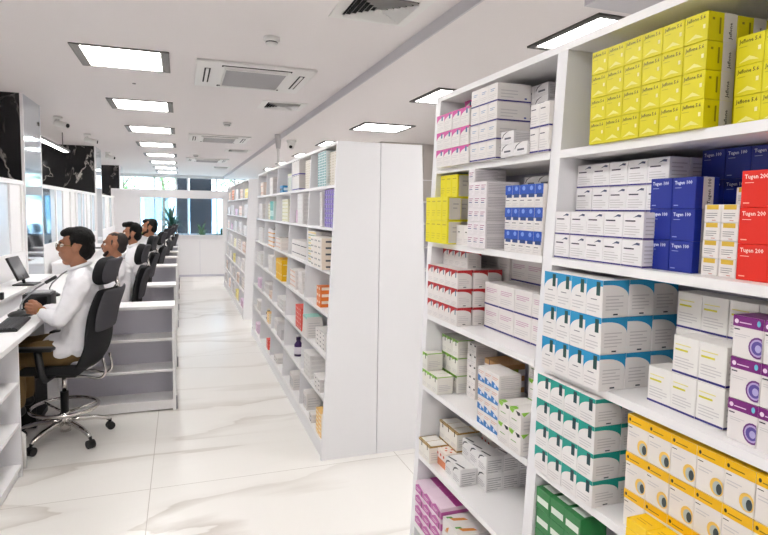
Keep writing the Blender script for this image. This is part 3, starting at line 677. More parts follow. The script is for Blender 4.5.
# --- middle rack: bay k, level l, filled right (near) to left (far)
def yb(base, k): return base+.79*(k+1)-.012          # far side of bay k
B0 = 3.57
def mid(k, l, kd, desc, off, cols, rows, base=B0, dx=.01, layers=1, **kw):
    stack(kd, desc, yb(base, k)-off, LV[l], cols, rows, dx=dx, layers=layers, jit=1.2, **kw)
mid(0, 0, 'teal_slim', 'slim teal box in nearest top bay', .22, 5, 13)
mid(0, 0, 'beige_slim', 'slim beige box beside teal pile', .49, 3, 12, dx=.03)
mid(0, 1, 'w_plain', 'white box beside violet pile', .30, 1, 4, dx=.02)
mid(0, 1, 'violet', 'violet box in nearest bay', .49, 5, 8)
mid(0, 2, 'stripeyg', 'white box, yellow and green stripes', .02, 3, 6)
mid(0, 2, 'barcoded', 'cream box with dark print', .30, 3, 5, dx=-.03)
mid(0, 3, 'orange', 'orange box in nearest bay', .37, 2, 3, dx=.01)
mid(0, 3, 'whiteorange', 'white box right of orange boxes', .52, 4, 4, dx=.10)
mid(0, 4, 'mint', 'upright white box with mint top', .04, 5, 1, dx=-.01)
mid(0, 4, 'w_flat', 'flat white box beside mint boxes', .35, 3, 4, dx=.02)
mid(0, 5, 'whitebrick', 'white brick box in low stack', .10, 3, 5, dx=.0)
mid(0, 5, 'w_flat', 'flat white box on low right', .45, 2, 3, dx=.0)
mid(0, 6, 'w_flat', 'dark marked flat box near floor', .35, 1, 2, dx=.0)
mid(0, 6, 'amberslim', 'amber slim box near floor', .58, 2, 6, dx=-.0)
mid(1, 0, 'tallpurple', 'tall white box, purple foot stripe', .10, 4, 2, dx=-.01)
mid(1, 0, 'beige_slim', 'slim beige box beside tall boxes', .52, 3, 12, dx=.02)
mid(1, 1, 'whitebrick', 'white box in tidy second bay pile', .30, 3, 7)
mid(1, 1, 'pinkcard', 'pale pink box beside white pile', .02, 3, 1, dx=.05)
mid(1, 2, 'blackline', 'large white box, dark line', .12, 3, 2)
mid(1, 3, 'whiteorange', 'white box with orange patch', .10, 5, 4)
mid(1, 3, 'peach', 'peach box behind white and orange ones', .3, 3, 3, dx=.13)
mid(1, 3, 'w_plain', 'white box right in second bay', .48, 2, 3)
mid(1, 4, 'coral', 'coral red box', .48, 4, 5, dx=.0)
mid(1, 5, 'greyboxy', 'grey white box above dark bottle', .4, 2, 1, dx=.12)
mid(1, 6, 'upright', 'upright white box near floor', .30, 5, 1)
mid(2, 0, 'bluecube', 'bright blue box on top shelf', .10, 2, 1)
mid(2, 0, 'greenstripe', 'white box with green stripe', .38, 4, 1, dx=.04)
mid(2, 1, 'paleyellow', 'pale yellow box, third bay', .32, 5, 6)
mid(2, 2, 'whiteorange', 'white box under pale yellow ones', .05, 6, 3, dx=.0)
mid(2, 2, 'lemon', 'lemon box, third bay', .5, 3, 2, dx=.12)
mid(2, 3, 'sunny', 'golden yellow box', .22, 4, 2, dx=-.01)
mid(2, 4, 'whitebrick', 'white brick box, third bay', .25, 5, 3)
mid(2, 5, 'greyboxy', 'grey box, third bay', .3, 3, 1)
mid(2, 6, 'w_flat', 'flat white box, third bay floor level', .2, 2, 2)
mid(3, 0, 'w_plain', 'white box, fourth bay top', .2, 3, 3)
mid(3, 1, 'tealtall', 'tall teal box, fourth bay', .3, 4, 1)
mid(3, 2, 'orangestrip', 'white box with orange foot', .25, 4, 4)
mid(3, 3, 'w_plain', 'white box, fourth bay middle', .35, 4, 3)
mid(3, 4, 'peach', 'peach box, fourth bay', .5, 2, 1)
mid(3, 5, 'amberslim', 'amber slim box, fourth bay', .4, 2, 4)
mid(3, 6, 'coral', 'coral box near floor, fourth bay', .45, 2, 3)
mid(4, 0, 'peach', 'peach box, fifth bay top', .2, 4, 2)
mid(4, 1, 'w_plain', 'white box, fifth bay', .15, 4, 3)
mid(4, 2, 'whitebrick', 'white brick box, fifth bay', .2, 5, 5)
mid(4, 4, 'pinkcard', 'pale pink box, fifth bay', .3, 3, 1)
mid(4, 5, 'w_plain', 'white box low in fifth bay', .3, 3, 2)
mid(4, 6, 'pinkcard', 'pale pink box at fifth bay foot', .3, 3, 1)
mid(0, 3, 'w_flat', 'flat white box left of orange boxes', .03, 3, 2, dx=.12)
mid(0, 6, 'upright', 'upright white box, nearest bay floor', .05, 4, 1, dx=.02)
mid(1, 5, 'whitebrick', 'white brick box in second bay', .02, 3, 3, dx=.1)
mid(2, 5, 'w_plain', 'white box low in third bay', .02, 3, 2, dx=.03)
mid(2, 2, 'pinkcard', 'pale pink box, third bay', .36, 1, 1, dx=.12)
mid(3, 2, 'w_plain', 'white box behind orange footed ones', .03, 3, 3, dx=.05)
mid(3, 4, 'w_plain', 'white box low in fourth bay', .03, 5, 2, dx=.02)
mid(3, 1, 'paleyellow', 'pale box in fourth bay', .03, 4, 5, dx=.03)
mid(4, 3, 'whitebrick', 'white box, fifth bay middle', .1, 6, 4)
# far rack
B2 = 8.62
fk = [['lemon', 'peach', 'w_plain', 'orange', 'peach'], ['w_plain', 'peach', 'pinkcard', 'w_plain', 'whitebrick'], ['whitebrick', 'w_plain', 'w_plain', 'pinkcard', 'peach'],
      ['peach', 'barcoded', 'paleyellow', 'w_plain', 'greyboxy'], ['w_plain', 'whitebrick', 'lemon', 'whitebrick', 'w_plain'], ['barcoded', 'peach', 'w_plain', 'w_plain', 'peach'], ['pinkcard', 'lemon', 'w_plain', 'peach', 'w_plain']]
SW = ['top', 'second', 'third', 'fourth', 'fifth', 'sixth', 'bottom']
BW = ['nearest', 'second', 'middle', 'fourth', 'farthest']
for l in range(7):
    for k in range(5):
        kd = fk[l][k]; h_ = KD[kd][2]; rows = max(1, min(4, int(.2/h_))); cols = max(3, int(.50/KD[kd][1]))
        mid(k, l, kd, 'far rack box, %s shelf, %s bay' % (SW[l], BW[k]), .1+.12*random.random(), cols, rows, base=B2, dx=.015)

for d_ in DBG:
    bays = [(.511, 1.266), (1.31, 2.029)]+[(b+.79*k+.02, b+.79*(k+1)-.011) for b in (3.57, 8.62) for k in range(5)]
    ok = any(a <= d_[3] and d_[2] <= b for a, b in bays)
    nz = min([z for z in LV+[2.092] if z > d_[6]+.01])-.0205
    if not ok or d_[5] > 1.222 or d_[4] > nz: print('STACK', d_[0], 'y', round(d_[3], 3), round(d_[2], 3), 'OK' if ok else 'YBAD', 'x', round(d_[5], 3), 'z', round(d_[4]-nz, 3))
if BULK.v:
    tag(BULK.build('small_medicine_boxes'), 'rows of small medicine boxes filling the middle and far racks and the backs of shelves', 'boxes', None, 'stuff')
# bottles on the middle rack
def bottle(x, y, z, label, body, cap, r=.03, h=.11):
    t = empty('medicine_bottle', (x, y, z), label, 'bottle')
    MB().lathe([(r, 0), (r, h*.62), (r*.5, h*.78), (r*.45, h*.84)], mat('bottle_plastic', body, .3)).build('body', t)
    MB().lathe([(r*.55, h*.84), (r*.55, h)], mat('bottle_cap', cap, .4)).build('cap', t)
    MB().lathe([(r*1.01, h*.12), (r*1.01, h*.5)], mat('bottle_label', '#e6dfe8', .5)).build('label_wrap', t)
bottle(.93, 4.75, LV[5]+.0003, 'dark purple bottle on a low shelf of the middle rack', '#3a1c58', '#2b1444', .035, .16)
bottle(.93, 6.5, LV[5]+.0003, 'small brown bottle standing in the fourth bay', '#5a4028', '#efe8d8', .03, .11)
bottle(.93, 6.9, LV[4]+.0003, 'tiny dark bottle in the farthest bay of middle rack', '#3b3340', '#d9d0dc', .025, .1)

# small rack by the stone pillar
t = empty('display_rack', (3.2, 7.75, 0), 'low white rack seen behind between end panel and near rack', 'shelving rack')
MB().box(-.7, -.68, -.17, .155, 0, 1.8, M_lam).build('end_panel', t); MB().box(.68, .7, -.17, .155, 0, 1.8, M_lam).build('end_panel', t)
MB().box(-.68, .68, .14, .155, 0, 1.8, M_lam2).build('back_panel', t)
for zz in (.1, .44, .78, 1.12, 1.46, 1.78): MB().box(-.679, .679, -.17, .139, zz, zz+.02, M_edge).build('shelf', t)
def crate(nm_, x, y, z, sx, sy_, sz, col, lab, cat='box', grp=None):
    return tag(MB().box(-sx/2, sx/2, -sy_/2, sy_/2, 0, sz, pc(col), .004).box(-sx/2+.02, sx/2-.02, -sy_/2-.0006, -sy_/2, sz*.25, sz*.6, pc('#f0e6e0')).build(nm_, loc=(x, y, z)), lab, cat, grp)
for k, (x, zz, col, s) in enumerate(((2.72, 1.48, '#d8552f', 'orange'), (2.86, 1.48, '#e9ddd5', 'white'), (3.0, 1.48, '#c9402c', 'red'), (2.75, 1.14, '#d23c30', 'red'), (2.92, 1.14, '#8a8288', 'grey'), (3.06, 1.14, '#e0d8d4', 'white'), (2.8, .8, '#7a747c', 'dark grey'), (3.0, .8, '#c8beb8', 'beige'))):
    crate('product_box', x, 7.68, zz, .12, .12, .16 if k < 6 else .2, col, '%s product box on low rack behind, %s shelf%s' % (s, ('upper', 'middle', 'lower')[0 if zz > 1.4 else 1 if zz > 1 else 2], ['', ', middle', ', right', ', left', ', middle', ', right', ', left', ', right'][k]), 'box', 'products on the low rack behind')

# ================================================================ DESKS
DX = -.905
t = empty('service_desk', (-1.16, 5.0, 0), 'long white desk running past all the seated staff', 'desk')
MB().box(XP+.003+1.16, DX+1.16, 1.2-5, 13.6-5, .835, .87, M_edge, .004).build('desk_top', t)
for y in (2.2, 5.15, 8.55, 11.2, 13.4): MB().box(-.245, .12, y-5, y+.02-5, 0, .835, M_lam).build('leg_panel', t)
MB().box(-.26, -.246, 1.25-5, 13.55-5, 0, .835, M_lam2).build('modesty_panel', t)
# open shelf cabinet under the near end
t = empty('open_cabinet', (-1.02, 3.2, 0), 'white open shelf cabinet under the near end of the desk', 'cabinet')
MB().box(-.13, .09, .70, .72, 0, .833, M_lam).build('side_panel', t); MB().box(-.13, .09, -.70, -.68, 0, .833, M_lam).build('side_panel', t)
MB().box(-.13, .09, .0, .02, .1, .833, M_lam).build('divider', t)
MB().box(-.13, -.118, -.68, .70, .06, .833, M_lam2).build('back_panel', t)
for zz in (.08, .34, .59): MB().box(-.117, .088, -.679, .699, zz-.018, zz, M_edge).build('shelf', t)
MB().box(-.1, .07, -.679, .699, 0, .06, M_lam).build('plinth', t)
# raised transaction ledges
for k, (y0, y1) in enumerate(((1.3, 6.2), (7.35, 11.2), (12.3, 13.6))):
    lab = ['raised white ledge under the dark monitor on the desk', 'raised white ledge behind the first seated man', 'raised white ledge far down the desk'][k]
    t = empty('raised_ledge', (-1.28, (y0+y1)/2, .87), lab, 'ledge', 'raised ledges on the desk')
    h = (y1-y0)/2
    MB().box(-.12, .115, -h, h, .105, .13, M_edge, .003).build('ledge_top', t)
    MB().box(-.11, .095, -h+.01, h-.01, .0005, .105, M_lam).build('ledge_body', t)

# monitor on ledge
def monitor(x, y, z, rz, label):
    t = empty('monitor', (x, y, z), label, 'monitor', 'small dark monitors on the desk', rz)
    MB().box(-.08, .08, -.09, .09, 0, .012, M_blk, .004).build('stand_base', t)
    MB().tube([(-.02, 0, .012), (-.035, 0, .08)], .012, M_blk).build('stand_neck', t)
    mb = MB(); s = MB()
    R = Matrix.Translation((-.02, 0, .035)) @ Matrix.Rotation(-.42, 4, 'Y')
    bm = bmesh.new(); bmesh.ops.create_cube(bm, size=1, matrix=R @ Matrix.Translation((0, 0, .11)) @ Matrix.Diagonal((.018, .23, .2, 1)))
    mb.bm(bm, M_blk).build('bezel', t)
    bm = bmesh.new(); bmesh.ops.create_cube(bm, size=1, matrix=R @ Matrix.Translation((.0095, 0, .11)) @ Matrix.Diagonal((.001, .21, .18, 1)))
    s.bm(bm, mat('dark_screen', '#5a5a60', .15)).build('screen', t)
monitor(-1.2, 5.38, 1.0003, -.1, 'small dark monitor standing on the raised ledge before the first man')
monitor(-1.26, 8.3, 1.0003, .15, 'grey monitor on the ledge in front of the second man')
monitor(-1.26, 9.9, 1.0003, .15, 'far monitor on the ledge beyond the second man')
def gooseneck(x, y, z, rz, label):
    t = empty('desk_microphone', (x, y, z), label, 'microphone', 'gooseneck microphones', rz)
    MB().lathe([(.078, 0), (.08, .012), (.06, .026), (.02, .036)], M_blk).build('base', t)
    MB().box(.02, .05, -.015, .015, .026, .034, M_greyp, .003).build('button', t)
    pts = [(0, 0, .03), (0, 0, .07), (.02, 0, .11), (.1, 0, .19), (.17, 0, .235)]
    P = []
    for i in range(len(pts)-1):
        for s_ in (0, .5): P.append(Vector(pts[i]).lerp(Vector(pts[i+1]), s_))
    P.append(pts[-1])
    MB().tube(P, .006, M_greyp, 8).build('gooseneck', t)
    MB().tube([(.165, 0, .232), (.235, 0, .275)], .012, M_blk, 12).build('capsule', t)
gooseneck(-1.08, 4.64, .87, -.1, 'black gooseneck microphone beside the keyboard')
gooseneck(-1.08, 5.6, .87, -.1, 'black gooseneck microphone in front of the first man, behind the black box')
t = empty('keyboard', (-1.04, 4.25, .8703), 'black keyboard at the left edge of the desk', 'keyboard', rz=.05)
MB().box(-.07, .07, -.22, .22, 0, .018, M_blk, .004).build('case', t)
kb = MB()
for i in range(5):
    for j in range(15): kb.box(-.058+.024*i, -.038+.024*i, -.205+.0275*j, -.183+.0275*j, .018, .023, mat('key_cap', '#2c2c30', .5))
kb.build('keys', t)
t = empty('card_printer', (-1.03, 4.98, .8703), 'black box shaped device on the desk near clasped hands', 'printer', rz=0)
MB().box(-.095, .095, -.1, .1, 0, .115, M_blk, .008).build('housing', t)
MB().box(-.08, .08, -.085, .085, .115, .125, M_greyp, .003).build('lid', t)
MB().box(-.07, .07, -.1015, -.0995, .02, .095, mat('gloss_black', '#0b0b0d', .15)).build('front_panel', t)
tag(MB().tube([(-1.14, 4.82, .879), (-1.10, 4.88, .879), (-1.04, 4.84, .879), (-1.0, 4.8, .879), (-.97, 4.86, .879), (-1.0, 4.885, .885)], .005, M_blk, 8).build('cable'), 'black cable looping on the desk beside the microphone', 'cable')
tag(MB().lathe([(.03, 0), (.03, .003)], M_blk, (-1.1, 5.25, .8703)).tube([(-1.13, 5.25, .878), (-1.05, 5.3, .9), (-1.0, 5.38, .876)], .006, M_blk, 8).build('headset'), 'small black wired item lying beyond the black box', 'headset')
tag(MB().box(-.09, .09, -.2, .2, .0, .40, M_blk, .006).box(.09, .0915, -.17, .17, .05, .35, M_dark).build('computer_tower', loc=(-1.12, 4.95, 0)), 'black computer tower standing under the desk', 'computer')
tag(MB().tube([(-.945, 4.02, 0.01), (-.945, 4.02, .22), (-.975, 4.02, .25), (-1.08, 4.02, .25)], .014, M_white, 10).build('floor_bracket'), 'white bent tube bracket on the floor beside the open cabinet', 'bracket')
tag(MB().box(-.012, .012, -.018, .018, 0, .05, M_blk, .004).build('desk_clip', loc=(-1.17, 4.55, 1.0003)), 'tiny black gadget on the raised ledge by the mirror pillar', 'gadget')
# small clip holder on partition
# low return counters between the stations
def counter():
    t = empty('low_counter', (0, 0, 0), 'x', 'counter', 'low white shelf counters between staff seats')
    W0, W1 = -.845, 0.0; D = .26
    MB().box(W0-.0, W1, -.005, D, .84, .865, M_edge, .002).build('counter_top', t)
    MB().box(W1-.022, W1, 0, D, .0, .84, M_edge).build('side_panel', t); MB().box(W0, W0+.02, 0, D, 0, .84, M_edge).build('side_panel', t)
    MB().box(W0+.02, W1-.022, D-.012, D, .07, .84, M_lam2).build('back_panel', t)
    for zz in (.09, .345, .60): MB().box(W0+.0205, W1-.0225, .002, D-.013, zz-.02, zz, M_edge).build('shelf', t)
    MB().box(W0+.0205, W1-.0225, .012, .03, .012, .069, M_edge).build('plinth', t)
    MB().box(W1, W1+.012, .03, .07, 0, .10, M_greyp).build('foot_guard', t)
    return t
ct = counter()
cl = ['low white open shelf counter nearest, behind the first office chair', 'second nearest low white counter, behind the second chair', 'third low white counter down the aisle', 'fourth low white counter down the aisle', 'fifth low white counter down the aisle', 'sixth low white counter down the aisle', 'farthest low white counter by the far partition']
for k, y in enumerate((4.86, 6.18, 8.26, 9.69, 10.9, 12.2, 13.4)):
    o = ct if k == 0 else copy_tree(ct); o.location = (-.055, y, 0); o['label'] = cl[k]

# ================================================================ OFFICE CHAIR (faces -x)
def pad(name, path, widths, thick, material, parent, bow=.0, nseg=10):
    # path: (x, z) along the height; cushion facing -x, width along y
    k = len(path); V = []; Fc = []
    def nrm(i):
        a = Vector(path[min(i+1, k-1)]); b = Vector(path[max(i-1, 0)]); d = (a-b).normalized(); return Vector((d.y, -d.x))
    for side in (0, 1):
        for i in range(k):
            n = nrm(i)
            for j in range(nseg+1):
                u = -1+2*j/nseg; e = (1-abs(u)**4)**.5; ee = min(1, min(i, k-1-i)/1.5+.15) if k > 2 else 1
                th = thick/2*(.35+.65*e)*(.4+.6*ee)
                off = n*(th if side else -th); wv = widths[i]/2
                V.append((path[i][0]+off.x-bow*u*u*1.0, u*wv, path[i][1]+off.y))
    N = (nseg+1)*k
    def id_(s, i, j): return s*N+i*(nseg+1)+j
    for i in range(k-1):
        for j in range(nseg):
            Fc.append((id_(0, i, j), id_(0, i, j+1), id_(0, i+1, j+1), id_(0, i+1, j)))
            Fc.append((id_(1, i, j), id_(1, i+1, j), id_(1, i+1, j+1), id_(1, i, j+1)))
    for i in range(k-1):
        for j in (0, nseg): Fc.append((id_(0, i, j), id_(0, i+1, j), id_(1, i+1, j), id_(1, i, j)))
    for j in range(nseg):
        for i in (0, k-1): Fc.append((id_(0, i, j), id_(0, i, j+1), id_(1, i, j+1), id_(1, i, j)))
    mb = MB(); mb.v = V; mb.f = Fc; mb.m = [mb.mi(material)]*len(Fc); mb.sm = [True]*len(Fc)
    o = mb.build(name, parent)
    sub = o.modifiers.new('s', 'SUBSURF'); sub.levels = 1; sub.render_levels = 1
    return o
def sm_path(pts, n=4):
    out = []
    P = [Vector(p) for p in pts]
    for i in range(len(P)-1):
        p0, p1, p2, p3 = P[max(i-1, 0)], P[i], P[i+1], P[min(i+2, len(P)-1)]
        for j in range(n):
            t_ = j/n
            out.append(.5*((2*p1)+(-p0+p2)*t_+(2*p0-5*p1+4*p2-p3)*t_*t_+(-p0+3*p1-3*p2+p3)*t_**3))
    out.append(P[-1]); return out
def office_chair():
    t = empty('office_chair', (0, 0, 0), 'x', 'chair', 'black drafting chairs along the desk')
    MB().box(-.27, .19, -.235, .235, .515, .575, M_mesh, .028).build('seat', t)
    MB().box(-.15, .12, -.11, .11, .47, .513, M_blk, .01).build('mechanism', t)
    bp = [tuple(v) for v in sm_path([(.185, .535), (.235, .60), (.275, .70), (.285, .80), (.30, .92), (.335, 1.03), (.36, 1.09)], 2)]
    wd = [.30+.17*math.sin(PI*min(1, (i+1.5)/8)) if i < 5 else .47-.012*(i-5) for i in range(len(bp))]
    bk = pad('backrest', bp, wd, .06, M_mesh, t, bow=.055)
    cp = [(x+.04, zz) for x, zz in bp if zz > .78]
    pad('back_cover', cp, [.42]*len(cp), .034, M_greyf, t, bow=.045)
    hp = [tuple(v) for v in sm_path([(.325, 1.115), (.308, 1.15), (.315, 1.21), (.335, 1.265), (.352, 1.295)], 2)]
    hr = pad('headrest', hp, [.21, .27, .30, .31, .31, .305, .29, .25, .18], .08, M_mesh, t, bow=.045)
    pad('headrest_cover', [(x+.044, zz) for x, zz in hp[1:]], [.26]*8, .034, M_greyf, t, bow=.04)
    MB().tube([(.375, 0, 1.03), (.375, 0, 1.10), (.36, 0, 1.16)], .014, M_chrome, 10).build('headrest_bracket', t)
    for s in (-1, 1):
        a = MB().box(-.19, .05, s*.275-.04, s*.275+.04, .70, .725, M_blk, .011).build('armrest', t)
        MB().tube([(-.02, s*.14, .50), (-.02, s*.26, .50), (-.03, s*.275, .54), (-.05, s*.275, .70)], .024, M_blk, 12).build('arm_post', a)
    for s in (-1, 1):
        MB().tube([tuple(v) for v in sm_path([(.0, s*.07, .487), (.17, s*.07, .47), (.26, s*.07, .455), (.30, s*.07, .50), (.285, s*.07, .60)], 4)], .009, M_chrome, 8).build('back_bar', t)
    MB().lathe([(.014, .34), (.014, .472)], M_chrome).build('gas_column', t)
    MB().lathe([(.027, .20), (.027, .345)], M_blk).build('column_sleeve', t)
    MB().lathe([(.036, .06), (.036, .16), (.03, .2)], M_chrome).build('hub', t)
    rp = [(.215*math.cos(2*PI*i/40), .215*math.sin(2*PI*i/40), .235) for i in range(40)]
    fr_ = MB().tube(rp, .0125, M_chrome, 10, closed=True).build('foot_ring', t)
    for q in range(3):
        a = 2*PI*q/3+.5; MB().tube([(.02*math.cos(a), .02*math.sin(a), .19), (.21*math.cos(a), .21*math.sin(a), .235)], .008, M_chrome, 8).build('spoke', fr_)
    for q in range(5):
        a = math.radians(33+72*q); c, s = math.cos(a), math.sin(a)
        m = MB(); pts = [tuple((c*r, s*r, zz)) for r, zz in ((.02, .125), (.10, .13), (.2, .115), (.275, .09), (.295, .075))]
        m.tube(pts, .022, M_chrome, 10, r1=.013); lg = m.build('base_leg', t)
        w_ = MB()
        for dd in (-.013, .013):
            px, py = c*.298-s*dd, s*.298+c*dd
            pr = []
            bm = bmesh.new(); bmesh.ops.create_cone(bm, cap_ends=True, segments=18, radius1=.029, radius2=.029, depth=.018, matrix=Matrix.Translation((px, py, .0295)) @ Matrix.Rotation(a, 4, 'Z') @ Matrix.Rotation(PI/2, 4, 'X'))
            w_.bm(bm, M_blk)
        w_.tube([(c*.298, s*.298, .03), (c*.298, s*.298, .082)], .01, M_blk, 8)
        w_.build('caster', lg)
    return t
CH = [(-.79, 4.47, -.2, 'black drafting chair with chrome foot ring, nearest, under the first man'), (-.67, 5.86, .05, 'second black office chair, under the greying man'),
      (-.655, 7.55, .05, 'third black office chair, under the man with the tall quiff'), (-.585, 8.86, 0, 'fourth black office chair, under the bearded man'),
      (-.54, 10.40, -.05, 'empty black office chair just beyond the bearded man'), (-.50, 11.68, .1, 'empty black office chair second from the far end'), (-.45, 12.92, .05, 'empty black office chair nearest the far window')]
och = office_chair()
for k, (x, y, rz, lab) in enumerate(CH):
    o = och if k == 0 else copy_tree(och); o.location = (x, y, 0); o.rotation_euler.z = rz; o['label'] = lab

# ================================================================ PEOPLE (seated, facing -x; local origin on the floor under the seat)
M_skin = mat('skin', '#a06c50', .5, bump=.05, bscale=90); M_shirt = mat('white_shirt_cloth', '#e9e7ea', .85, bump=.25, bscale=22)
M_hair = mat('black_hair', '#0c0a09', .6, bump=.9, bscale=140, spec=.2); M_gh = mat('greying_hair', '#3d3735', .7, bump=.9, bscale=140, spec=.2)
M_beard = mat('dark_beard', '#2a1d18', .7, bump=.8, bscale=160, spec=.2)
def person(loc, label, style, hands, vox, rz=0, lean=0.0, sc=1):
    t = empty('person', loc, label, 'person', None, rz); t.scale = (sc, sc, sc)
    hx = .105; hz = 1.375          # head centre
    def S(p): return (p[0]+lean*(p[2]-.6), p[1], p[2])
    caps = [[((.13, 0, .68), .11), ((.15, 0, .85), .10), ((.16, 0, 1.05), .11)],
            [((.155, 0, 1.15), .062), ((.125, 0, 1.24), .054), ((.12, 0, 1.30), .056)]]
    for s in (-1, 1):
        caps.append([((.13, s*.1, .665), .075), ((-.26, s*.13, .665), .055), ((-.25, s*.12, .33), .04)])
        caps.append([((.15, s*.17, 1.13), .045), ((.035, s*.245, .91), .037)])
    ell = [((hx+.022, 0, hz+.028), (.098, .077, .098)), ((hx-.02, 0, hz-.045), (.078, .064, .085)),
           ((hx-.048, 0, hz-.108), (.034, .036, .026)), ((hx+.01, 0, hz-.085), (.055, .056, .045)),
           ((hx-.075, 0, hz+.03), (.022, .05, .016)), ((hx-.092, 0, hz-.052), (.013, .022, .008)), ((hx-.089, 0, hz-.066), (.013, .02, .008))]
    caps.append([((hx-.083, 0, hz+.022), .010), ((hx-.108, 0, hz-.018), .0125), ((hx-.095, 0, hz-.026), .015)])
    for s in (-1, 1):
        ell.append(((hx+.012, s*.084, hz-.012), (.019, .011, .032), -.15)); ell.append(((hx+.006, s*.080, hz-.034), (.010, .010, .012)))
        ell.append(((hx-.06, s*.035, hz-.025), (.03, .025, .028)))
    # arms
    AZ = .91/sc
    if hands:
        for s in (-1, 1):
            wx, wy, wz = -.105, s*.05, .925
            caps.append([((.035, s*.245, .905), .04), ((-.04, s*.13, .915), .034), ((wx, wy, wz), .026)])
            px, py, pz = -.15, s*.025, .948
            ell.append(((px, py, pz), (.044, .018, .040), .3))
            # four fingers curling over the other hand, thumb on top
            for q in range(4):
                r_ = (.0088, .0092, .009, .0078)[q]; ln = (.9, 1.0, .95, .78)[q]
                bz = pz+.028-.0195*q; bx = px-.040+.004*abs(q-1)
                o_ = s*(-1)
                caps.append([((px-.01, s*.022, bz), r_*1.1), ((bx-.006, s*.012, bz+.002), r_), ((bx-.014, o_*.012, bz+.004), r_*.96), ((bx+.010*ln, o_*.034*ln, bz+.002), r_*.88), ((bx+.030*ln, o_*.042, bz), r_*.8)])
            caps.append([((px+.018, s*.022, pz+.016), .0125), ((px+.004, s*.014, pz+.040), .0105), ((px-.016, o_*.004+s*.006, pz+.050+s*.003), .0092), ((px-.032, o_*.010+s*.008, pz+.047+s*.004), .0082)])
    else:
        for s in (-1, 1):
            caps.append([((.035, s*.245, AZ), .04), ((-.12, s*.2, AZ), .03), ((-.19, s*.17, AZ-.004), .024)])
            ell.append(((-.235, s*.16, AZ-.012), (.045, .036, .014)))
            for q in range(4): caps.append([((-.25, s*(.16+.018*(q-1.5)), AZ-.012), .0095), ((-.29, s*(.16+.02*(q-1.5)), AZ-.008), .009), ((-.318+.006*abs(q-1.5), s*(.16+.021*(q-1.5)), AZ-.022), .008)])
            caps.append([((-.22, s*.13, AZ-.012), .012), ((-.25, s*.112, AZ-.014), .0095), ((-.27, s*.11, AZ-.02), .0085)])
    if lean:
        caps = [[(S(p), r) for p, r in c] for c in caps]; ell = [(S(e[0]),)+tuple(e[1:]) for e in ell]
    blob('body', caps, ell, vox, M_skin, t, smooth=1 if vox < .005 else 2)
    H = lambda x, y, z_: S((hx+x, y, hz+z_))
    # shirt
    sc_ = [[((.13, 0, .64), .145), ((.145, 0, .80), .14), ((.155, 0, .98), .15), ((.15, 0, 1.10), .125), ((.14, 0, 1.19), .07)],
           [((.13, -.07, .64), .12), ((.15, -.08, 1.05), .12)], [((.13, .07, .64), .12), ((.15, .08, 1.05), .12)]]
    for s in (-1, 1):
        sc_.append([((.15, s*.10, 1.17), .062), ((.155, s*.18, 1.125), .072), ((.10, s*.235, 1.0), .063), ((.045, s*.25, .905), .057)])
        if hands: sc_.append([((.045, s*.25, .905), .056), ((-.02, s*.16, .915), .05), ((-.088, s*.068, .922), .037)])
        else: sc_.append([((.045, s*.25, AZ+.012), .056), ((-.14, s*.19, AZ), .036)])
    se = [((.15, 0, .95), (.135, .2, .2)), ((.14, 0, .68), (.15, .2, .12)), ((.03, 0, .67), (.16, .21, .105))]
    if lean: sc_ = [[(S(p), r) for p, r in c] for c in sc_]; se = [(S(e[0]),)+tuple(e[1:]) for e in se]
    blob('shirt', sc_, se, .010, M_shirt, t, smooth=3, disp=.011, dscale=13)
    cm = MB(); ring_ = [S((.133+.066*math.cos(2*PI*i/28)-.005, .066*math.sin(2*PI*i/28), 1.232-.022*math.cos(2*PI*i/28)*-1)) for i in range(28)]
    cm.tube(ring_, .0135, M_shirt, 8, closed=True).build('collar', t)
    # trousers
    tr = [[((.13, s*.085, .655), .105), ((-.10, s*.12, .655), .088), ((-.265, s*.13, .652), .07), ((-.255, s*.12, .45), .062), ((-.25, s*.12, .33), .055)] for s in (-1, 1)]
    blob('trousers', tr, [((.13, 0, .65), (.12, .17, .09))], .012, mat('khaki_cloth' if hands else 'dark_cloth', '#6d5530' if hands else '#26252b', .85, bump=.2, bscale=25), t, smooth=3, disp=.005, dscale=12)
    for s in (-1, 1):
        blob('shoe', [[((-.235, s*.12, .275), .042), ((-.28, s*.125, .272), .04), ((-.36, s*.13, .262), .034)]], [], .008, M_blk, t, smooth=2)
    # eyes and brows
    for s in (-1, 1):
        e = MB().lathe([(.004, -.0125), (.0125, -.004), (.0125, .004), (.004, .0125)], mat('eye_white', '#e8e2dc', .3), H(-.076, s*.031, .004), 14, 'x').build('eye', t)
        MB().lathe([(.0055, 0), (.005, -.0018)], mat('iris', '#1c120c', .2), H(-.0885, s*.031, .004), 12, 'x').build('iris', e)
        MB().tube([H(-.086, s*.016, .026), H(-.093, s*.032, .030), H(-.078, s*.052, .024)], .0042, M_beard, 6).build('eyebrow', t)
    hd = []
    hm = M_hair
    if style == 'swept':
        hc = [((hx+.034, 0, hz+.046), (.094, .081, .090)), ((hx+.068, 0, hz-.014), (.058, .075, .086)), ((hx-.03, 0, hz+.095), (.056, .060, .034), -.25), ((hx-.058, 0, hz+.088), (.030, .048, .026), -.5)]
        hk = [[((hx-.008, s*.074, hz+.045), .011), ((hx-.012, s*.073, hz+.0), .007)] for s in (-1, 1)]
    elif style == 'grey':
        hm = M_gh
        hc = [((hx+.058, 0, hz+.035), (.078, .077, .085)), ((hx+.068, 0, hz-.015), (.052, .071, .074)), ((hx+.02, 0, hz+.083), (.07, .06, .042))]
        hk = [[((hx-.006, s*.072, hz+.045), .009), ((hx-.012, s*.071, hz+.0), .006)] for s in (-1, 1)]
    elif style == 'quiff':
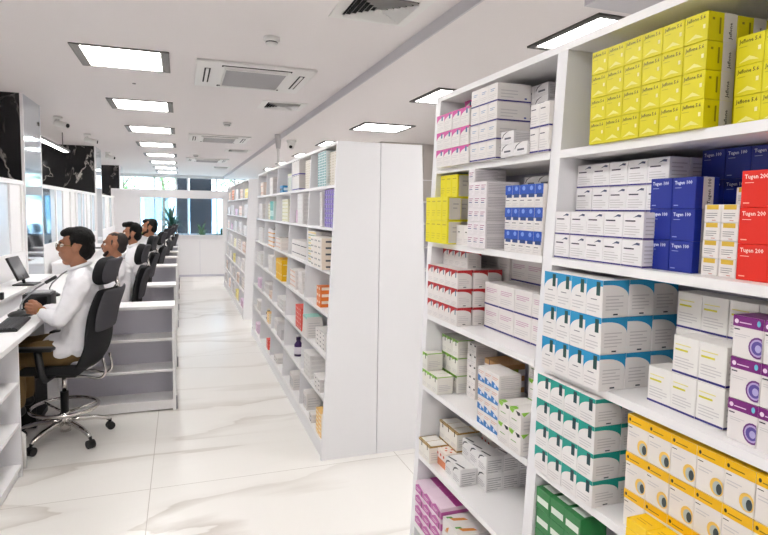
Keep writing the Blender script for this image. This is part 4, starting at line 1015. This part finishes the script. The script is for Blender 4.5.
        hc = [((hx+.038, 0, hz+.05), (.092, .080, .090)), ((hx+.064, 0, hz-.015), (.058, .074, .084)), ((hx-.03, 0, hz+.112), (.07, .06, .038), -.2), ((hx-.07, 0, hz+.11), (.036, .052, .032), -.5)]
        hk = [[((hx-.005, s*.076, hz+.045), .012), ((hx-.008, s*.074, hz-.01), .008)] for s in (-1, 1)]
    else:
        hc = [((hx+.04, 0, hz+.045), (.090, .079, .086)), ((hx+.065, 0, hz-.01), (.055, .074, .074)), ((hx-.03, 0, hz+.09), (.058, .058, .034), -.2)]
        hk = [[((hx-.005, s*.075, hz+.045), .011), ((hx-.01, s*.073, hz-.01), .008)] for s in (-1, 1)]
    if lean: hc = [(S(e[0]),)+tuple(e[1:]) for e in hc]; hk = [[(S(p), r) for p, r in c] for c in hk]
    blob('hair', hk, hc, .006, hm, t, smooth=1, disp=.004, dscale=40)
    if style in ('grey', 'short', 'quiff'):
        k = .002 if style == 'quiff' else .004
        bc = [[(H(-.05, s*.05, -.07), .016), (H(-.075, s*.03, -.098), .017), (H(-.082, 0, -.105), .019)] for s in (-1, 1)] + [[(H(-.098, -.022, -.046), .005), (H(-.106, 0, -.042), .006), (H(-.098, .022, -.046), .005)]]
        if style != 'grey': bc += [[(H(-.01, s*.066, -.03), .012), (H(-.015, s*.062, -.06), .016), (H(-.05, s*.05, -.075), .017)] for s in (-1, 1)]
        blob('beard', bc, [], .005, M_beard, t, smooth=1, disp=.002, dscale=50)
    if style == 'swept':
        mg = mat('gold_wire', '#8c7346', .25, 1); m = MB()
        for s in (-1, 1):
            m.tube([H(-.108+.012*abs(math.sin(2*PI*i/20))*0, s*.034+.025*math.cos(2*PI*i/20), -.0+.020*math.sin(2*PI*i/20)) for i in range(20)], .0018, mg, 6, closed=True)
            m.tube([H(-.106, s*.058, .008), H(-.06, s*.077, .008), H(.02, s*.085, .004)], .0022, mg, 6)
        m.tube([H(-.108, -.01, .006), H(-.111, 0, .01), H(-.108, .01, .006)], .0018, mg, 6)
        g_ = m.build('spectacles', t)
        l_ = MB()
        for s in (-1, 1): l_.poly([H(-.1082, s*.034+.024*math.cos(2*PI*i/20), .019*math.sin(2*PI*i/20)) for i in range(20)], M_glass)
        l_.build('lenses', g_)
        w_ = MB().tube([S((-.108+.026*math.cos(2*PI*i/20)*.35, -.052+.028*math.cos(2*PI*i/20), .925+.03*math.sin(2*PI*i/20))) for i in range(20)], .0045, mat('gold_strap', '#b8953c', .25, 1), 8, closed=True).build('wristwatch', t)
    return t
person((-.80, 4.45, 0), 'man in white shirt and glasses, hands clasped on the desk, nearest', 'swept', True, .0031)
person((-.685, 5.80, .03), 'man with thin greying hair and goatee, second seated', 'grey', False, .007, sc=.925)
person((-.665, 7.5, .02), 'man with tall black quiff and white shirt, third seated', 'quiff', False, .007, sc=.955)
person((-.545, 8.95, 0), 'bearded man with short brown hair, farthest seated', 'short', False, .007, sc=.99)

# ================================================================ OUTSIDE
M_pave = mat('pavement', '#b9b6b0', .9); M_bld = mat('pale_render', '#eef0f0', .9); M_bwin = mat('far_window', '#8fb4c4', .4)
struct('ground_street', MB().box(-30, 30, 20.2, 60, -.15, -.05, M_pave))
t = empty('building', (0, 38, -.05), 'pale apartment block across the street seen through the far window', 'building')
MB().box(-14, 9, 0, 6, 0, 14, M_bld).build('wall', t)
for i in range(8):
    for j in range(5):
        f = MB().box(-12.5+2.6*i, -11.1+2.6*i, -.06, .02, .9+2.7*j, 2.5+2.7*j, M_bwin).build('window', t)
def column_out(x, w_, label):
    t = empty('stone_column', (x, 20.9, -.05), label, 'column', 'dark stone columns outside the window')
    MB().box(-w_/2, w_/2, 0, .5, .12, 3.6, mat('dark_stone', '#17181d', .35, var=.3, bscale=6)).build('shaft', t)
    MB().box(-w_/2-.03, w_/2+.03, -.03, .53, 0, .12, mat('dark_stone_foot', '#2c2d31', .5)).build('foot', t)
column_out(.045, .34, 'narrow dark stone column outside the far window'); column_out(.66, .72, 'wide dark stone column outside the far window')
M_leaf = mat('green_leaf', '#4f7d3c', .6, var=.3, bscale=9); M_leaf2 = mat('yellow_green_leaf', '#a9bf4a', .6, var=.3, bscale=9); M_bark = mat('bark', '#6b5a48', .9, bump=.5, bscale=30)
M_leaf3 = mat('dark_green_leaf', '#2f5a40', .6, var=.3, bscale=9)
def potted(x, y, h, label, leafm, n=26, spread=.32, z0=0):
    t = empty('potted_plant', (x, y, z0), label, 'plant')
    MB().lathe([(.10, 0), (.14, .22), (.15, .24), (.13, .24)], mat('clay_pot', '#7d7a78', .7)).build('pot', t)
    MB().tube([(0, 0, .2), (.01, .01, h*.55)], .014, M_bark, 8).build('stem', t)
    m = MB(); rnd = random.Random(int(x*100)+5)
    for i in range(n):
        a = rnd.uniform(0, 2*PI); el = rnd.uniform(.1, 1.3); L = rnd.uniform(.6, 1)*spread; z_ = .22+(h*.55-.22)*rnd.uniform(.4, 1)
        d = Vector((math.cos(a), math.sin(a), 0)); sd_ = Vector((-math.sin(a), math.cos(a), 0)); pts = []
        for q in range(5):
            u = q/4; pts.append(Vector((0, 0, z_))+d*L*u*math.cos(el*.6)+Vector((0, 0, h*.45*(u*math.sin(el)*1.2-.5*u*u))))
        wd_ = [.006, .028, .034, .022, .002]
        for q in range(4): m.poly([pts[q]-sd_*wd_[q], pts[q]+sd_*wd_[q], pts[q+1]+sd_*wd_[q+1], pts[q+1]-sd_*wd_[q+1]], leafm)
    m.build('leaves', t)
potted(-.28, 18.9, 2.1, 'leafy green plant standing behind the far window', M_leaf3, 80, .6)
potted(-1.1, 19.2, 1.55, 'yellow green plant at left of the far window', M_leaf2, 34, .4)
potted(.62, 19.3, 1.5, 'slim green plant before the wide dark column', M_leaf, 30, .3)
potted(1.25, 19.3, 1.35, 'small plant at right end of the far window', M_leaf3, 24, .3)
def tree(x, y, h, label, r=1.2, n=420, lm=None):
    t = empty('street_tree', (x, y, -.05), label, 'tree', 'trees across the street')
    rnd = random.Random(int(x*10)+int(y)); tr_ = MB().tube([(0, 0, 0), (.05, 0, h*.4), (0, .05, h*.75)], .11, M_bark, 10, r1=.05)
    br = []
    for i in range(9):
        a = rnd.uniform(0, 2*PI); b0 = Vector((0.03, 0, h*rnd.uniform(.4, .7))); b1 = b0+Vector((math.cos(a)*r*.8, math.sin(a)*r*.8, rnd.uniform(.3, 1.1))); br.append((b0, b1)); tr_.tube([b0, b0.lerp(b1, .5)+Vector((0, 0, .1)), b1], .035, M_bark, 6, r1=.012)
    tr_.build('trunk', t); m = MB()
    for i in range(n):
        b0, b1 = rnd.choice(br); c = b0.lerp(b1, rnd.uniform(.4, 1.1))+Vector((rnd.gauss(0, .22), rnd.gauss(0, .22), rnd.gauss(0, .22)))
        a = Vector((rnd.uniform(-1, 1), rnd.uniform(-1, 1), rnd.uniform(-1, 1))).normalized(); b = a.orthogonal().normalized()
        s_ = rnd.uniform(.05, .1); m.poly([c-a*s_, c-b*s_*.5, c+a*s_, c+b*s_*.5], lm or M_leaf)
    m.build('foliage', t)
tree(-2.6, 30, 4.2, 'young street tree at left beyond the far glazing'); tree(-.9, 33, 4.6, 'thin leaved street tree left of the dark columns'); tree(2.6, 28, 4.0, 'street tree right of the dark columns'); tree(4.2, 31, 4.5, 'street tree at far right beyond the glazing')
